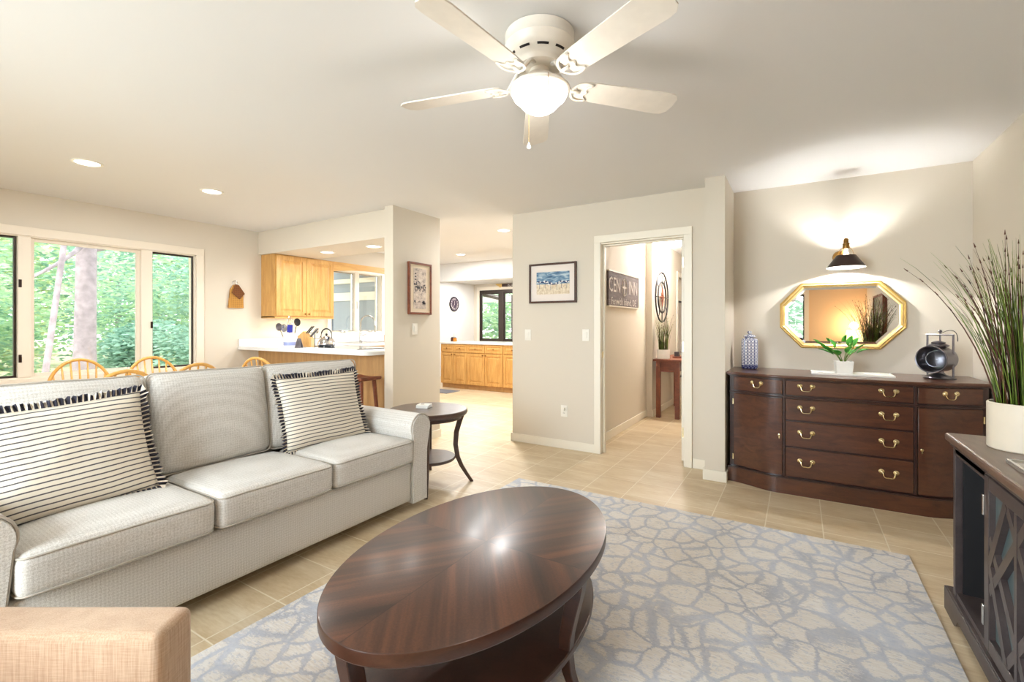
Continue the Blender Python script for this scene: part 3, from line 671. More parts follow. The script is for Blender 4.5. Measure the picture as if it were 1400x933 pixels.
def bail(cx, cz, w, parent):
    y = fy(cx) - 0.002; bm = bmesh.new()
    for s in (-1, 1):
        yy = fy(cx + s * w / 2) - 0.002
        lathe(bm, [(0.016, 0), (0.0165, 0.003), (0.013, 0.006), (0.007, 0.010), (0.006, 0.016), (0.0001, 0.018)], seg=14, mat=Matrix.Translation((cx + s * w / 2, yy, cz)) @ Matrix.Rotation(PI / 2, 4, 'X'))
    q = w / 2; yb = y - 0.016
    pts = bez((cx - q, yb, cz), (cx - q + .012, yb - .006, cz - .002), (cx - q + .002, yb - .008, cz - .034), (cx - q + .024, yb - .008, cz - .036), 8) + bez((cx + q - .024, yb - .008, cz - .036), (cx + q - .002, yb - .008, cz - .034), (cx + q - .012, yb - .006, cz - .002), (cx + q, yb, cz), 8)
    tube(bm, pts, 0.0038, 6); obj('handle', bm, 'brass', parent, smooth=True, label='brass bail handle')
def drawer(x0, x1, z0, z1, hs):
    dr = obj('drawer', curved(x0, x1, z0, z1, -0.004, 0.022), 'mahogany', sb, smooth=True, bevel=0.003, angle=30)
    for hx, w in hs: bail(hx, (z0 + z1) / 2 + 0.018, w, dr)
drawer(-0.445, -0.105, 0.735, 0.838, [(-0.275, 0.062)])
drawer(0.668, 1.005, 0.735, 0.838, [(0.835, 0.062)])
for z0, z1 in ((0.735, 0.838), (0.552, 0.704), (0.357, 0.538), (0.134, 0.343)):
    drawer(-0.083, 0.645, z0, z1, [(0.045, 0.078), (0.517, 0.078)])
for x0, x1, kx in ((-0.445, -0.105, -0.125), (0.668, 1.005, 0.688)):
    dr = obj('door', curved(x0, x1, 0.134, 0.704, -0.004, 0.022), 'mahogany', sb, smooth=True, bevel=0.003, angle=30)
    bm = bmesh.new(); y = fy(kx) - 0.004; lathe(bm, [(0.010, 0), (0.009, 0.004), (0.0001, 0.006)], seg=12, mat=Matrix.Translation((kx, y, 0.43)) @ Matrix.Rotation(PI / 2, 4, 'X')); bx(bm, kx - 0.004, kx + 0.004, y - 0.004, y + 0.002, 0.405, 0.43)
    obj('keyhole_plate', bm, 'brass', dr, smooth=True, label='brass keyhole plate')
    hx = x0 - 0.004 if x0 < 0 else x1 + 0.004
    for z in (0.20, 0.64): obj('hinge', B((hx - 0.004, hx + 0.004, fy(hx) - 0.010, fy(hx) + 0.004, z - 0.022, z + 0.022)), 'brass', dr)
for x in (-0.094, 0.656): obj('stile', curved(x - 0.008, x + 0.008, 0.126, 0.845, -0.003, 0.02, 2), 'mahogany_dark', sb, bevel=0.002)

# things on the sideboard
TZ = 0.876
def vase():
    v = thing('ginger_jar', 'white and blue lattice patterned square jar with lid at the left of the sideboard', 'jar', (-0.36, 4.47, TZ), 0.12)
    a = N('blue_white_lattice'); c = a.co(); sx = a.n('ShaderNodeSeparateXYZ'); a.l(c, sx.inputs[0]); k = 2 * PI / 0.026
    h = a.math('ADD', sx.outputs[0], sx.outputs[1]); p = a.math('ABSOLUTE', a.math('SINE', a.math('MULTIPLY', a.math('ADD', h, sx.outputs[2]), k / 2))); q = a.math('ABSOLUTE', a.math('SINE', a.math('MULTIPLY', a.math('SUBTRACT', h, sx.outputs[2]), k / 2)))
    vv = a.math('ABSOLUTE', a.math('SINE', a.math('MULTIPLY', h, k / 2)))
    m = a.math('LESS_THAN', a.math('MINIMUM', a.math('MINIMUM', p, q), vv), 0.33)
    lo = a.math('LESS_THAN', sx.outputs[2], 0.036); m2 = a.math('GREATER_THAN', a.math('ADD', a.math('MULTIPLY', p, q), 0.0), 0.35)
    col = a.mix(m, rgb(236, 236, 240), rgb(88, 94, 136)); col = a.mix(a.math('MULTIPLY', lo, m2), col, rgb(36, 40, 100))
    a.set(col, 0.2); m_ = a.m
    bm = bmesh.new(); rbox(bm, (0, 0, 0.13), (0.125, 0.125, 0.26), 0.022, 3, 3); obj('body', bm, m_, v, smooth=True, local=True)
    bm = bmesh.new(); lathe(bm, [(0.036, 0.258), (0.036, 0.268), (0.05, 0.274), (0.042, 0.286), (0.02, 0.294), (0.008, 0.298), (0.008, 0.304), (0.018, 0.308), (0.016, 0.318), (0.004, 0.322)], seg=24); obj('lid', bm, m_, v, smooth=True, local=True, label='small domed lid with knob')
vase()
tr = thing('tray', 'thin white rectangular tray under the small plant', 'tray', (0.33, 4.32, TZ))
bm = bmesh.new(); bx(bm, 0.09, 0.57, 4.22, 4.42, TZ, TZ + 0.006); obj('plate', bm, 'potw', tr, bevel=0.002)
obj('rim', B((0.08, 0.58, 4.21, 4.22, TZ, TZ + 0.014), (0.08, 0.58, 4.42, 4.43, TZ, TZ + 0.014), (0.08, 0.09, 4.22, 4.42, TZ, TZ + 0.014), (0.57, 0.58, 4.22, 4.42, TZ, TZ + 0.014)), 'potw', tr, bevel=0.002)
pp = thing('potted_plant', 'small bright green broad leaved plant in a square white pot below the mirror', 'plant', (0.288, 4.33, TZ + 0.006), 0.1)
bm = bmesh.new(); pz = 0.095
for (z, s) in ((0, 0.044), (pz, 0.056)): pass
v0 = [bm.verts.new((x * 0.048, y * 0.048, 0)) for x, y in ((-1, -1), (1, -1), (1, 1), (-1, 1))]; v1 = [bm.verts.new((x * 0.056, y * 0.056, pz)) for x, y in ((-1, -1), (1, -1), (1, 1), (-1, 1))]
v2 = [bm.verts.new((x * 0.050, y * 0.050, pz)) for x, y in ((-1, -1), (1, -1), (1, 1), (-1, 1))]; v3 = [bm.verts.new((x * 0.050, y * 0.050, pz - 0.012)) for x, y in ((-1, -1), (1, -1), (1, 1), (-1, 1))]
bm.faces.new(v0[::-1]); bm.faces.new(v3).material_index = 1
for q0, q1 in ((v0, v1), (v1, v2), (v2, v3)):
    for i in range(4): bm.faces.new((q0[i], q0[(i + 1) % 4], q1[(i + 1) % 4], q1[i]))
obj('pot', bm, ['potw', 'soil'], pp, bevel=0.003, local=True)
rnd = random.Random(5); stems = bmesh.new(); leaves = bmesh.new()
def leaf(bm, base, dirv, L, Wd, droop, mi=0):
    dirv = Vector(dirv).normalized(); side = dirv.cross(Vector((0, 0, 1)));
    if side.length < 0.1: side = Vector((1, 0, 0))
    side.normalize(); nrm = side.cross(dirv); rows = []; n = 7
    for i in range(n + 1):
        t = i / n; w = Wd * (math.sin(PI * min(1, t * 1.0)) ** 0.7) * (1 - 0.25 * t); p = Vector(base) + dirv * L * t - Vector((0, 0, 1)) * droop * t * t
        rows.append([bm.verts.new(p - side * w + nrm * w * 0.35), bm.verts.new(p), bm.verts.new(p + side * w + nrm * w * 0.35)])
    for a_, b_ in zip(rows, rows[1:]):
        for i in range(2): bm.faces.new((a_[i], a_[i + 1], b_[i + 1], b_[i])).material_index = mi
for (dx, dz, L, tip) in ((-0.11, 0.15, 0.09, (-0.8, -0.2, .45)), (-0.075, 0.12, 0.085, (-.7, -.4, .3)), (-0.05, 0.16, 0.08, (-.5, .3, .8)), (-0.03, 0.09, 0.08, (-.4, -.6, .2)), (0.02, 0.12, 0.07, (.5, -.5, .5)),
                         (0.045, 0.17, 0.09, (.2, .1, .9)), (0.06, 0.14, 0.085, (.7, -.2, .3)), (0.08, 0.12, 0.08, (.9, 0, .15)), (0.04, 0.10, 0.07, (.7, .5, .3)), (-0.06, 0.10, 0.08, (-.8, .2, .2)), (0.065, 0.175, 0.08, (.5, .2, .8)), (-0.09, 0.12, 0.075, (-.9, -.1, .1))):
    top = Vector((dx, rnd.uniform(-.03, .03), pz + dz * 0.8)); pts = bez((dx * 0.15, 0, pz - 0.01), (dx * 0.3, 0, pz + dz * .3), top - Vector((dx * .2, 0, .03)), top, 6); tube(stems, pts, 0.0022, 5)
    leaf(leaves, top - Vector((0, 0, .035)), Vector(tip) + Vector((0, 0, .35)), L * 1.15, 0.040, 0.010)
obj('stems', stems, 'grass', pp, smooth='all', local=True); o = obj('leaves', leaves, 'leaf', pp, smooth='all', local=True)
sm = o.modifiers.new('thick', 'SOLIDIFY'); sm.thickness = 0.0012
# railway lantern
ln = thing('railway_lantern', 'antique pewter railway lantern with a round glass lens at the right of the sideboard', 'lantern', (0.83, 4.34, TZ), math.radians(-38))
Rx = Matrix.Translation((0, 0, 0.135)) @ Matrix.Rotation(PI / 2, 4, 'X')
bm = bmesh.new(); lathe(bm, [(0.088, 0.085), (0.094, 0.088), (0.096, 0.08), (0.090, 0.07), (0.086, 0.06), (0.086, -0.05), (0.078, -0.075), (0.05, -0.09), (0.0001, -0.095)], seg=40, mat=Rx, cap=False)
lathe(bm, [(0.088, 0.085), (0.082, 0.06), (0.080, -0.04), (0.05, -0.07), (0.0001, -0.075)], seg=40, mat=Rx, cap=False); obj('housing', bm, 'pewter', ln, smooth=True, local=True)
bm = bmesh.new(); lathe(bm, [(0.0001, 0.07), (0.035, 0.062), (0.055, 0.045), (0.062, 0.02), (0.055, -0.01), (0.03, -0.03), (0.0001, -0.035)], seg=32, mat=Rx, cap=False); obj('lens', bm, 'lens', ln, smooth='all', local=True, label='clear bulbous glass lens')
bm = bmesh.new(); lathe(bm, [(0.04, 0.215), (0.055, 0.225), (0.06, 0.232), (0.035, 0.245), (0.04, 0.252), (0.02, 0.262), (0.0001, 0.265)], seg=24); obj('chimney_cap', bm, 'pewter', ln, smooth=True, local=True)
bm = bmesh.new()
for s in (-1, 1): tube(bm, [(s * 0.075, 0.02, 0.0), (s * 0.075, 0.02, 0.305)], 0.006, 6)
tube(bm, [(-0.08, 0.02, 0.305), (0.08, 0.02, 0.305)], 0.006, 6); tube(bm, [(0, 0.02, 0.26), (0, 0.02, 0.325)], 0.005, 6); lathe(bm, [(0.01, 0.32), (0.012, 0.33), (0.006, 0.34)], (0, 0.02, 0), 12)
bx(bm, -0.085, 0.085, 0.0, 0.04, 0.0, 0.008)
obj('frame', bm, 'pewter', ln, smooth=True, local=True)
bm = bmesh.new(); tube(bm, bez((-0.0, 0.025, 0.31), (0.03, 0.04, 0.345), (0.09, 0.05, 0.36), (0.085, 0.05, 0.26), 12), 0.005, 6, flat=0.4); obj('handle', bm, 'black', ln, smooth=True, local=True)
bm = bmesh.new(); lathe(bm, [(0.085, 0.008), (0.08, 0.014), (0.04, 0.03), (0.03, 0.045), (0.03, 0.056)], seg=28); obj('base', bm, 'pewter', ln, smooth=True, local=True)

# ------------------------------------------------------------------ MIRROR
mr = thing('wall_mirror', 'elongated octagonal mirror in a gold frame on the niche wall', 'mirror', (0.28, 4.63, 1.06))
def octa(x0, x1, z0, z1, cx_, cz_): return [(x0 + cx_, z0), (x1 - cx_, z0), (x1, z0 + cz_), (x1, z1 - cz_), (x1 - cx_, z1), (x0 + cx_, z1), (x0, z1 - cz_), (x0, z0 + cz_)]
def ringed(levels, mats, name, parent, mis=None):
    bm = bmesh.new(); L = []
    for (ins, y) in levels:
        k = ins * 0.45
        L.append([bm.verts.new((x, y, z)) for x, z in octa(-0.138 + ins, 0.698 - ins, 1.058 + ins, 1.598 - ins, 0.155 - k, 0.170 - k)])
    for j, (a_, b_) in enumerate(zip(L, L[1:])):
        for i in range(8): bm.faces.new((a_[i], a_[(i + 1) % 8], b_[(i + 1) % 8], b_[i])).material_index = (mis[j] if mis else 0)
    return bm, L
bm, L = ringed([(0, 4.64), (0, 4.607), (0.008, 4.600), (0.014, 4.604), (0.022, 4.598), (0.031, 4.605), (0.031, 4.612), (0.040, 4.615), (0.040, 4.622)], None, '', mr, [0, 0, 0, 1, 0, 0, 1, 1]); obj('frame', bm, ['gold', 'gold_lip'], mr)
bm, L = ringed([(0.038, 4.620), (0.058, 4.6165)], None, '', mr); bm.faces.new(L[-1]); obj('glass', bm, 'mirror', mr, label='bevelled mirror glass')

# ------------------------------------------------------------------ SCONCE
sc = thing('wall_sconce', 'aged brass wall sconce with a dark cone shade above the mirror', 'wall lamp', (0.30, 4.64, 1.78))
SXc, SYc = 0.312, 4.45
bm = bmesh.new(); lathe(bm, [(0.052, 0.0), (0.052, 0.008), (0.045, 0.02), (0.018, 0.028), (0.012, 0.05)], seg=28, mat=Matrix.Translation((0.285, 4.64, 1.80)) @ Matrix.Rotation(PI / 2, 4, 'X')); obj('backplate', bm, 'brass_old', sc, smooth=True)
bm = bmesh.new(); tube(bm, bez((0.285, 4.60, 1.80), (0.285, 4.52, 1.80), (SXc, 4.50, 1.88), (SXc, SYc + 0.02, 1.875), 10), 0.007, 8); obj('arm', bm, 'brass_old', sc, smooth=True)
bm = bmesh.new(); lathe(bm, [(0.012, 1.840), (0.022, 1.842), (0.024, 1.852), (0.022, 1.872), (0.026, 1.876), (0.026, 1.882), (0.018, 1.886), (0.017, 1.912), (0.012, 1.922), (0.004, 1.926)], (SXc, SYc, 0), 20); tube(bm, [(SXc, SYc, 1.912), (SXc + 0.03, SYc - 0.01, 1.914)], 0.004, 6); obj('socket', bm, 'brass_old', sc, smooth=True)
bm = bmesh.new(); lathe(bm, [(0.126, 1.698), (0.064, 1.790)], (SXc, SYc, 0), 40, cap=False); lathe(bm, [(0.124, 1.698), (0.062, 1.790)], (SXc, SYc, 0), 40, mi=1, cap=False)
lathe(bm, [(0.123, 1.6945), (0.1265, 1.6945), (0.1265, 1.698)], (SXc, SYc, 0), 40, mi=1, cap=False); obj('shade', bm, ['bronze', 'white'], sc, smooth=True, label='dark bronze cone shade with white inside')
for k in range(3):
    an = 2 * PI * k / 3 + 0.5; ca, sa = math.cos(an), math.sin(an)
    bm = bmesh.new(); tube(bm, bez((SXc + 0.022 * ca, SYc + 0.022 * sa, 1.852), (SXc + 0.05 * ca, SYc + 0.05 * sa, 1.845), (SXc + 0.052 * ca, SYc + 0.052 * sa, 1.81), (SXc + 0.065 * ca, SYc + 0.065 * sa, 1.788), 8), 0.0016, 5)
    obj('shade_wire', bm, 'brass_old', sc)
bm = bmesh.new(); lathe(bm, [(0.010, 1.842), (0.013, 1.815), (0.018, 1.80), (0.021, 1.780), (0.020, 1.762), (0.012, 1.746), (0.0001, 1.742)], (SXc, SYc, 0), 20); bulb = obj('bulb', bm, emis('bulb_glow', (1, 0.85, 0.65, 1), 6), sc, smooth='all')
light('sconce_light', 'POINT', (SXc, SYc, 1.757), 60, (1, 0.99, 0.98), shadow_soft_size=0.022)
bulb.visible_shadow = True

# ------------------------------------------------------------------ CEILING FAN
FX, FY = -0.909, 1.701
cf = thing('ceiling_fan', 'cream five blade flush ceiling fan with a lit glass bowl', 'ceiling fan', (FX, FY, C))
bm = bmesh.new(); lathe(bm, [(0.136, 2.439), (0.142, 2.436), (0.141, 2.395), (0.144, 2.39), (0.141, 2.384), (0.138, 2.366), (0.130, 2.352), (0.112, 2.334), (0.100, 2.328), (0.094, 2.318), (0.090, 2.305), (0.078, 2.299), (0.05, 2.298)], (FX, FY, 0), 56); hs = obj('housing', bm, 'fan', cf, smooth=True)
for k in range(10):
    bm = bmesh.new(); a0 = 2 * PI * k / 10 + 0.1
    for r0, r1, zz in ((0.1135, 0.1205, 0),):
        st = [[bm.verts.new((FX + r * math.cos(a0 + j * 0.075), FY + r * math.sin(a0 + j * 0.075), z)) for r, z in ((0.1170, 2.3371), (0.1235, 2.3434))] for j in range(6)]
        for q0, q1 in zip(st, st[1:]): bm.faces.new((q0[0], q1[0], q1[1], q0[1]))
    obj('vent_slot', bm, 'black', hs)
bm = bmesh.new(); lathe(bm, [(0.040, 2.299), (0.040, 2.282), (0.052, 2.276), (0.062, 2.262), (0.066, 2.250)], (FX, FY, 0), 40); obj('switch_housing', bm, 'fan', cf, smooth=True)
bm = bmesh.new(); lathe(bm, [(0.060, 2.258), (0.085, 2.246), (0.112, 2.232), (0.125, 2.220), (0.124, 2.211), (0.114, 2.212)], (FX, FY, 0), 48, cap=False); obj('light_fitter', bm, 'fan', cf, smooth='all')
bm = bmesh.new(); lathe(bm, [(0.108, 2.215), (0.116, 2.206), (0.116, 2.200), (0.106, 2.180), (0.090, 2.168), (0.084, 2.160), (0.068, 2.142), (0.045, 2.128), (0.02, 2.122), (0.0001, 2.121)], (FX, FY, 0), 48, cap=False)
obj('glass_bowl', bm, emis('lit_bowl', (1.0, 0.90, 0.74, 1), 1.6), cf, smooth='all', label='glowing frosted glass bowl')
light('fan_light', 'POINT', (FX, FY, 2.03), 3.6, WARM, shadow_soft_size=0.09)
def chain(cx, cy, zt, zb, drop):
    bm = bmesh.new(); z = zt
    while z > zb: lathe(bm, [(0.0002, 0.0022), (0.0021, 0.001), (0.0021, -0.001), (0.0002, -0.0022)], (cx, cy, z), 6, cap=False); z -= 0.0048
    tube(bm, [(cx, cy, zt), (cx, cy, zb)], 0.0007, 4); ch = obj('pull_chain', bm, 'brass' if drop else 'brass_old', cf)
    if drop:
        bm = bmesh.new(); lathe(bm, [(0.001, 0.030), (0.003, 0.024), (0.009, 0.010), (0.009, 0.004), (0.004, 0.0)], (cx, cy, zb - 0.03), 14); obj('pull_knob', bm, 'white', ch, smooth=True)
rt = Vector((math.cos(YAW), math.sin(YAW), 0)); fw = Vector((-math.sin(YAW), math.cos(YAW), 0))
c1 = Vector((FX, FY, 0)) - fw * 0.128 + rt * 0.026; chain(c1.x, c1.y, 2.218, 2.062, False)
c2 = Vector((FX, FY, 0)) + fw * 0.128 - rt * 0.040; chain(c2.x, c2.y, 2.218, 2.052, True)
for k in range(5):
    an = math.radians(120.3 + 72 * k); R = Matrix.Translation((FX, FY, 2.238)) @ Matrix.Rotation(an, 4, 'Z') @ Matrix.Rotation(math.radians(-12), 4, 'X')
    bm = bmesh.new(); pts = [(0.165, -0.040), (0.185, -0.052), (0.25, -0.057), (0.580, -0.068), (0.612, -0.063), (0.632, -0.042), (0.638, 0), (0.632, 0.042), (0.612, 0.063), (0.580, 0.068), (0.25, 0.057), (0.185, 0.052), (0.165, 0.040)]
    prism(bm, pts, 0.0, 0.006, 0, R); bl = obj('blade', bm, 'fan', cf, bevel=0.001)
    bm = bmesh.new()
    R2 = R
    def seg(pl, r): tube(bm, [R2 @ Vector(p) for p in pl], r, 6, flat=0.6)
    seg([(0.06, 0, 0.066), (0.09, 0, 0.058), (0.12, 0, 0.018), (0.14, 0, -0.006), (0.18, 0, -0.006)], [0.014, 0.013, 0.012, 0.011, 0.008])
    for s in (-1, 1):
        seg(bez((0.14, 0, -0.006), (0.15, s * 0.055, -0.006), (0.19, s * 0.06, -0.005), (0.225, s * 0.045, -0.004), 8), 0.006)
        seg(bez((0.225, s * 0.045, -0.004), (0.20, s * 0.03, -0.005), (0.19, s * 0.012, -0.005), (0.215, 0, -0.004), 8), 0.005)
    obj('blade_iron', bm, 'fan', bl, smooth='all')

# ------------------------------------------------------------------ RECESSED CEILING LIGHTS
can_m = emis('led_disc', (1.0, 0.96, 0.90, 1), 5.0)
bm = bmesh.new(); can = thing('recessed_light', '', 'ceiling light', (0, 0, 0), 0, 'recessed ceiling lights')
lathe(bm, [(0.092, 0.0), (0.092, -0.004), (0.075, -0.006), (0.070, -0.001)], seg=36, cap=False); obj('trim_ring', bm, 'white', can, smooth=True, local=True)
bm = bmesh.new(); lathe(bm, [(0.071, -0.0015), (0.05, -0.003), (0.0001, -0.0035)], seg=36, cap=False); obj('diffuser', bm, can_m, can, smooth=True, local=True)
CANS = [(-4.45, 1.30, C, 'recessed round light in the dining ceiling nearer the camera', 9), (-4.46, 2.16, C, 'recessed round light in the dining ceiling farther from the camera', 9),
        (-3.16, 4.96, C, 'recessed round light in the passage ceiling nearest the blue beach picture', 32), (-4.86, 6.28, C, 'recessed round light in the passage ceiling in front of the beam', 28),
        (-6.65, 9.1, 2.33, 'recessed round light in the far room beyond the beam', 22), (-4.97, 3.74, 2.15, 'recessed round light in the kitchen soffit nearer the oak cabinet', 5), (-4.15, 3.74, 2.15, 'recessed round light in the kitchen soffit nearer the pillar', 5)]
for i, (x, y, z, lb, pw) in enumerate(CANS):
    o = can if i == 0 else dup(can)
    o.location = (x, y, z); o['label'] = lb
    light('can_lamp', 'AREA', (x, y, z - 0.012), pw, NEUT, (0, 0, 0), shape='DISK', size=0.13)

# hall ceiling light
hl = thing('flush_ceiling_light', 'bright small flush dome light on the hall ceiling', 'ceiling light', (-1.42, 6.70, C))
bm = bmesh.new(); lathe(bm, [(0.09, C), (0.09, C - 0.02), (0.08, C - 0.03)], (-1.42, 6.70, 0), 30); obj('base', bm, 'white', hl, smooth=True)
bm = bmesh.new(); lathe(bm, [(0.085, C - 0.025), (0.09, C - 0.05), (0.07, C - 0.085), (0.03, C - 0.105), (0.0001, C - 0.108)], (-1.42, 6.70, 0), 30, cap=False); obj('glass_dome', bm, emis('hall_dome', (1, 0.92, 0.82, 1), 14), hl, smooth='all')
light('hall_lamp', 'POINT', (-1.42, 6.70, 2.24), 46, (1, 0.94, 0.90), shadow_soft_size=0.08)
light('under_cabinet_lamp', 'AREA', (-5.72, 3.9, 1.33), 1.3, (1, 0.92, 0.6), (0, 0, 0), shape='RECTANGLE', size=0.1, size_y=0.7)
# ------------------------------------------------------------------ WALL PICTURES, SWITCHES
def art_beach():
    a = N('beach_watercolour'); c = a.co(); sx = a.n('ShaderNodeSeparateXYZ'); a.l(c, sx.inputs[0]); z = sx.outputs[2]
    n1 = a.noise(a.co((5, 1, 22)), 2.0, 4, 0.6, 0.6); n2 = a.noise(a.co((14, 1, 14)), 3, 4, 0.7)
    sea = a.ramp(n1, [(0.35, rgb(56, 84, 116)), (0.5, rgb(112, 146, 174)), (0.65, rgb(190, 206, 214))])
    sand = a.ramp(n2, [(0.35, rgb(196, 176, 146)), (0.55, rgb(228, 214, 190)), (0.7, rgb(238, 230, 214))])
    a.set(a.mix(a.math('GREATER_THAN', z, 0.195), sand, sea), 0.8); return a.m
def art_sepia():
    a = N('faded_print'); n = a.noise(a.co((6, 6, 8)), 3, 5, 0.7); a.set(a.ramp(n, [(0.35, rgb(150, 140, 132)), (0.5, rgb(206, 190, 178)), (0.65, rgb(226, 214, 200))]), 0.8); return a.m
mat_board = plain('mat_board', rgb(232, 222, 214), 0.8, var=0.01)
p = thing('framed_beach_picture', 'brown framed watercolour of blue umbrellas on a beach left of the doorway', 'picture', (-2.154, 4.32, 1.475))
x0, x1, z0, z1, yf = -2.421, -1.886, 1.475, 1.885, 4.292
obj('frame', B((x0, x0 + .02, yf, 4.32, z0, z1), (x1 - .02, x1, yf, 4.32, z0, z1), (x0 + .02, x1 - .02, yf, 4.32, z1 - .02, z1), (x0 + .02, x1 - .02, yf, 4.32, z0, z0 + .02)), 'bronze_w' if 'bronze_w' in M else 'espresso', p, bevel=0.002)
obj('mat', B((x0 + .02, x1 - .02, 4.305, 4.312, z0 + .02, z1 - .02)), mat_board, p)
ar = obj('artwork', B((x0 + .085, x1 - .075, 4.303, 4.3055, z0 + .09, z1 - .09)), art_beach(), p, label='watercolour of umbrellas between sea and sand')
bm = bmesh.new(); rnd = random.Random(2)
for ux, tone, s in ((-2.30, 0, .034), (-2.235, 1, .040), (-2.17, 0, .038), (-2.10, 1, .036), (-2.05, 0, .036), (-1.99, 1, .030)):
    zc = 1.672 + rnd.uniform(-.012, .012); n_ = 8; pts = [(ux + s * math.cos(PI * i / n_), zc + s * 0.62 * math.sin(PI * i / n_)) for i in range(n_ + 1)]
    for i in range(n_):
        q = [bm.verts.new(v) for v in ((ux, 4.3022, zc), (pts[i][0], 4.3022, pts[i][1]), (pts[i + 1][0], 4.3022, pts[i + 1][1]))]; bm.faces.new(q).material_index = (i // 2 + tone) % 2
    bx(bm, ux - .0015, ux + .0015, 4.3015, 4.3025, zc - .055, zc, 0)
obj('umbrella_strokes', bm, [plain('ink_blue', rgb(40, 60, 104), 0.8), plain('paper_white', rgb(226, 226, 222), 0.8)], ar)
p = thing('framed_tall_picture', 'narrow upright gold brown framed print above the switch on the pillar', 'picture', (-3.43, 3.71, 1.36))
ya, yb, z0, z1 = 3.54, 3.887, 1.36, 1.905; xf_ = -3.404
obj('frame', B((-3.43, xf_, ya, ya + .022, z0, z1), (-3.43, xf_, yb - .022, yb, z0, z1), (-3.43, xf_, ya + .022, yb - .022, z1 - .022, z1), (-3.43, xf_, ya + .022, yb - .022, z0, z0 + .022)), 'frame_brown' if 'frame_brown' in M else 'redwood', p, bevel=0.002)
obj('mat', B((-3.425, -3.415, ya + .022, yb - .022, z0 + .022, z1 - .022)), plain('cream_mat', rgb(230, 214, 190), 0.8, var=0.01), p)
ar = obj('artwork', B((-3.416, -3.4135, ya + .075, yb - .085, z0 + .06, z1 - .06)), art_sepia(), p, label='faded sketch of buildings and boats')
bm = bmesh.new(); rnd = random.Random(4)
for i in range(46):
    y = rnd.uniform(ya + .085, yb - .095); t = (y - ya) / (yb - ya); z = rnd.choice([rnd.uniform(1.60, 1.70 - 0.1 * t + .05), rnd.uniform(1.62, 1.68), rnd.uniform(1.47, 1.50)]); w = rnd.uniform(.004, .012); h = rnd.uniform(.003, .012)
    bx(bm, -3.4140, -3.4130, y - w, y + w, z - h, z + h)
for z in (1.72, 1.75, 1.78): bx(bm, -3.414, -3.413, ya + .09, ya + .115, z, z + .014)
obj('ink_strokes', bm, plain('grey_ink', rgb(92, 88, 92), 0.8), ar)
def switch(name, cx, cz, gang, label, axis='y', pos=4.32, outlet=False, s=1):
    t = thing(name, label, 'outlet' if outlet else 'light switch', (cx, pos, cz - .06) if axis == 'y' else (pos, cx, cz - .06))
    w = 0.036 if gang == 1 else 0.058
    def bb(a0, a1, d0, d1, z0, z1): return (a0, a1, pos - d1, pos - d0, z0, z1) if axis == 'y' else (pos + d0, pos + d1, a0, a1, z0, z1)
    obj('plate', B(bb(cx - w, cx + w, 0, .006, cz - .058, cz + .058)), 'white', t, bevel=0.002)
    if outlet:
        for dz in (-.022, .022):
            q = obj('socket', B(bb(cx - .017, cx + .017, .006, .009, cz + dz - .014, cz + dz + .014)), 'white', t, bevel=0.002)
            obj('slot', B(bb(cx - .008, cx - .005, .0088, .0094, cz + dz - .004, cz + dz + .006), bb(cx + .005, cx + .008, .0088, .0094, cz + dz - .004, cz + dz + .006)), 'black', q)
    else:
        for g in ([0] if gang == 1 else [-.023, .023]): obj('rocker', B(bb(cx + g - .013, cx + g + .013, .006, .011, cz - .03, cz + .03)), 'white', t, bevel=0.002)
    return t
switch('light_switch', -2.447, 1.145, 1, 'white wall switch below and left of the beach picture')
switch('light_switch', -1.792, 1.150, 1, 'white wall switch between the beach picture and the doorway')
switch('light_switch', 3.648, 1.208, 1, 'white wall switch under the narrow picture on the pillar', 'x', -3.43)
o = switch('wall_outlet', -2.026, 0.379, 1, 'white wall outlet low on the wall below the beach picture', outlet=True)
obj('plug', B((-2.036, -2.012, 4.285, 4.311, 0.385, 0.415)), 'white', o, bevel=0.004)
# wicker envelope on the left wall
w = thing('wicker_wall_basket', 'tan woven envelope shaped wall basket hung by the dining window', 'wall basket', (XL, 3.125, 1.45))
bm = bmesh.new()
M_yz = lambda pts, xa, xb: [(xa, p, q) for p, q in pts]
def yzprism(bm, pts, xa, xb, mi=0):
    lo = [bm.verts.new((xa, y, z)) for y, z in pts]; hi = [bm.verts.new((xb, y, z)) for y, z in pts]; n = len(pts)
    bm.faces.new(lo[::-1]).material_index = mi; bm.faces.new(hi).material_index = mi
    for i in range(n): bm.faces.new((lo[i], lo[(i + 1) % n], hi[(i + 1) % n], hi[i])).material_index = mi
yzprism(bm, [(3.035, 1.458), (3.215, 1.458), (3.212, 1.62), (3.15, 1.735), (3.10, 1.745), (3.06, 1.68)], XL + 0.002, XL + 0.035)
obj('pouch', bm, 'wicker', w, bevel=0.005)
bm = bmesh.new(); yzprism(bm, [(3.065, 1.64), (3.105, 1.748), (3.15, 1.738), (3.222, 1.635), (3.16, 1.565)], XL + 0.036, XL + 0.052); obj('flap', bm, 'wicker_d', w, bevel=0.004)
bm = bmesh.new(); tube(bm, [(XL + 0.02, 3.115 + .03 * math.cos(t), 1.762 + .03 * math.sin(t)) for t in [k * PI / 8 for k in range(16)]], 0.004, 6, closed=True); obj('ring', bm, 'steel', w, smooth='all')

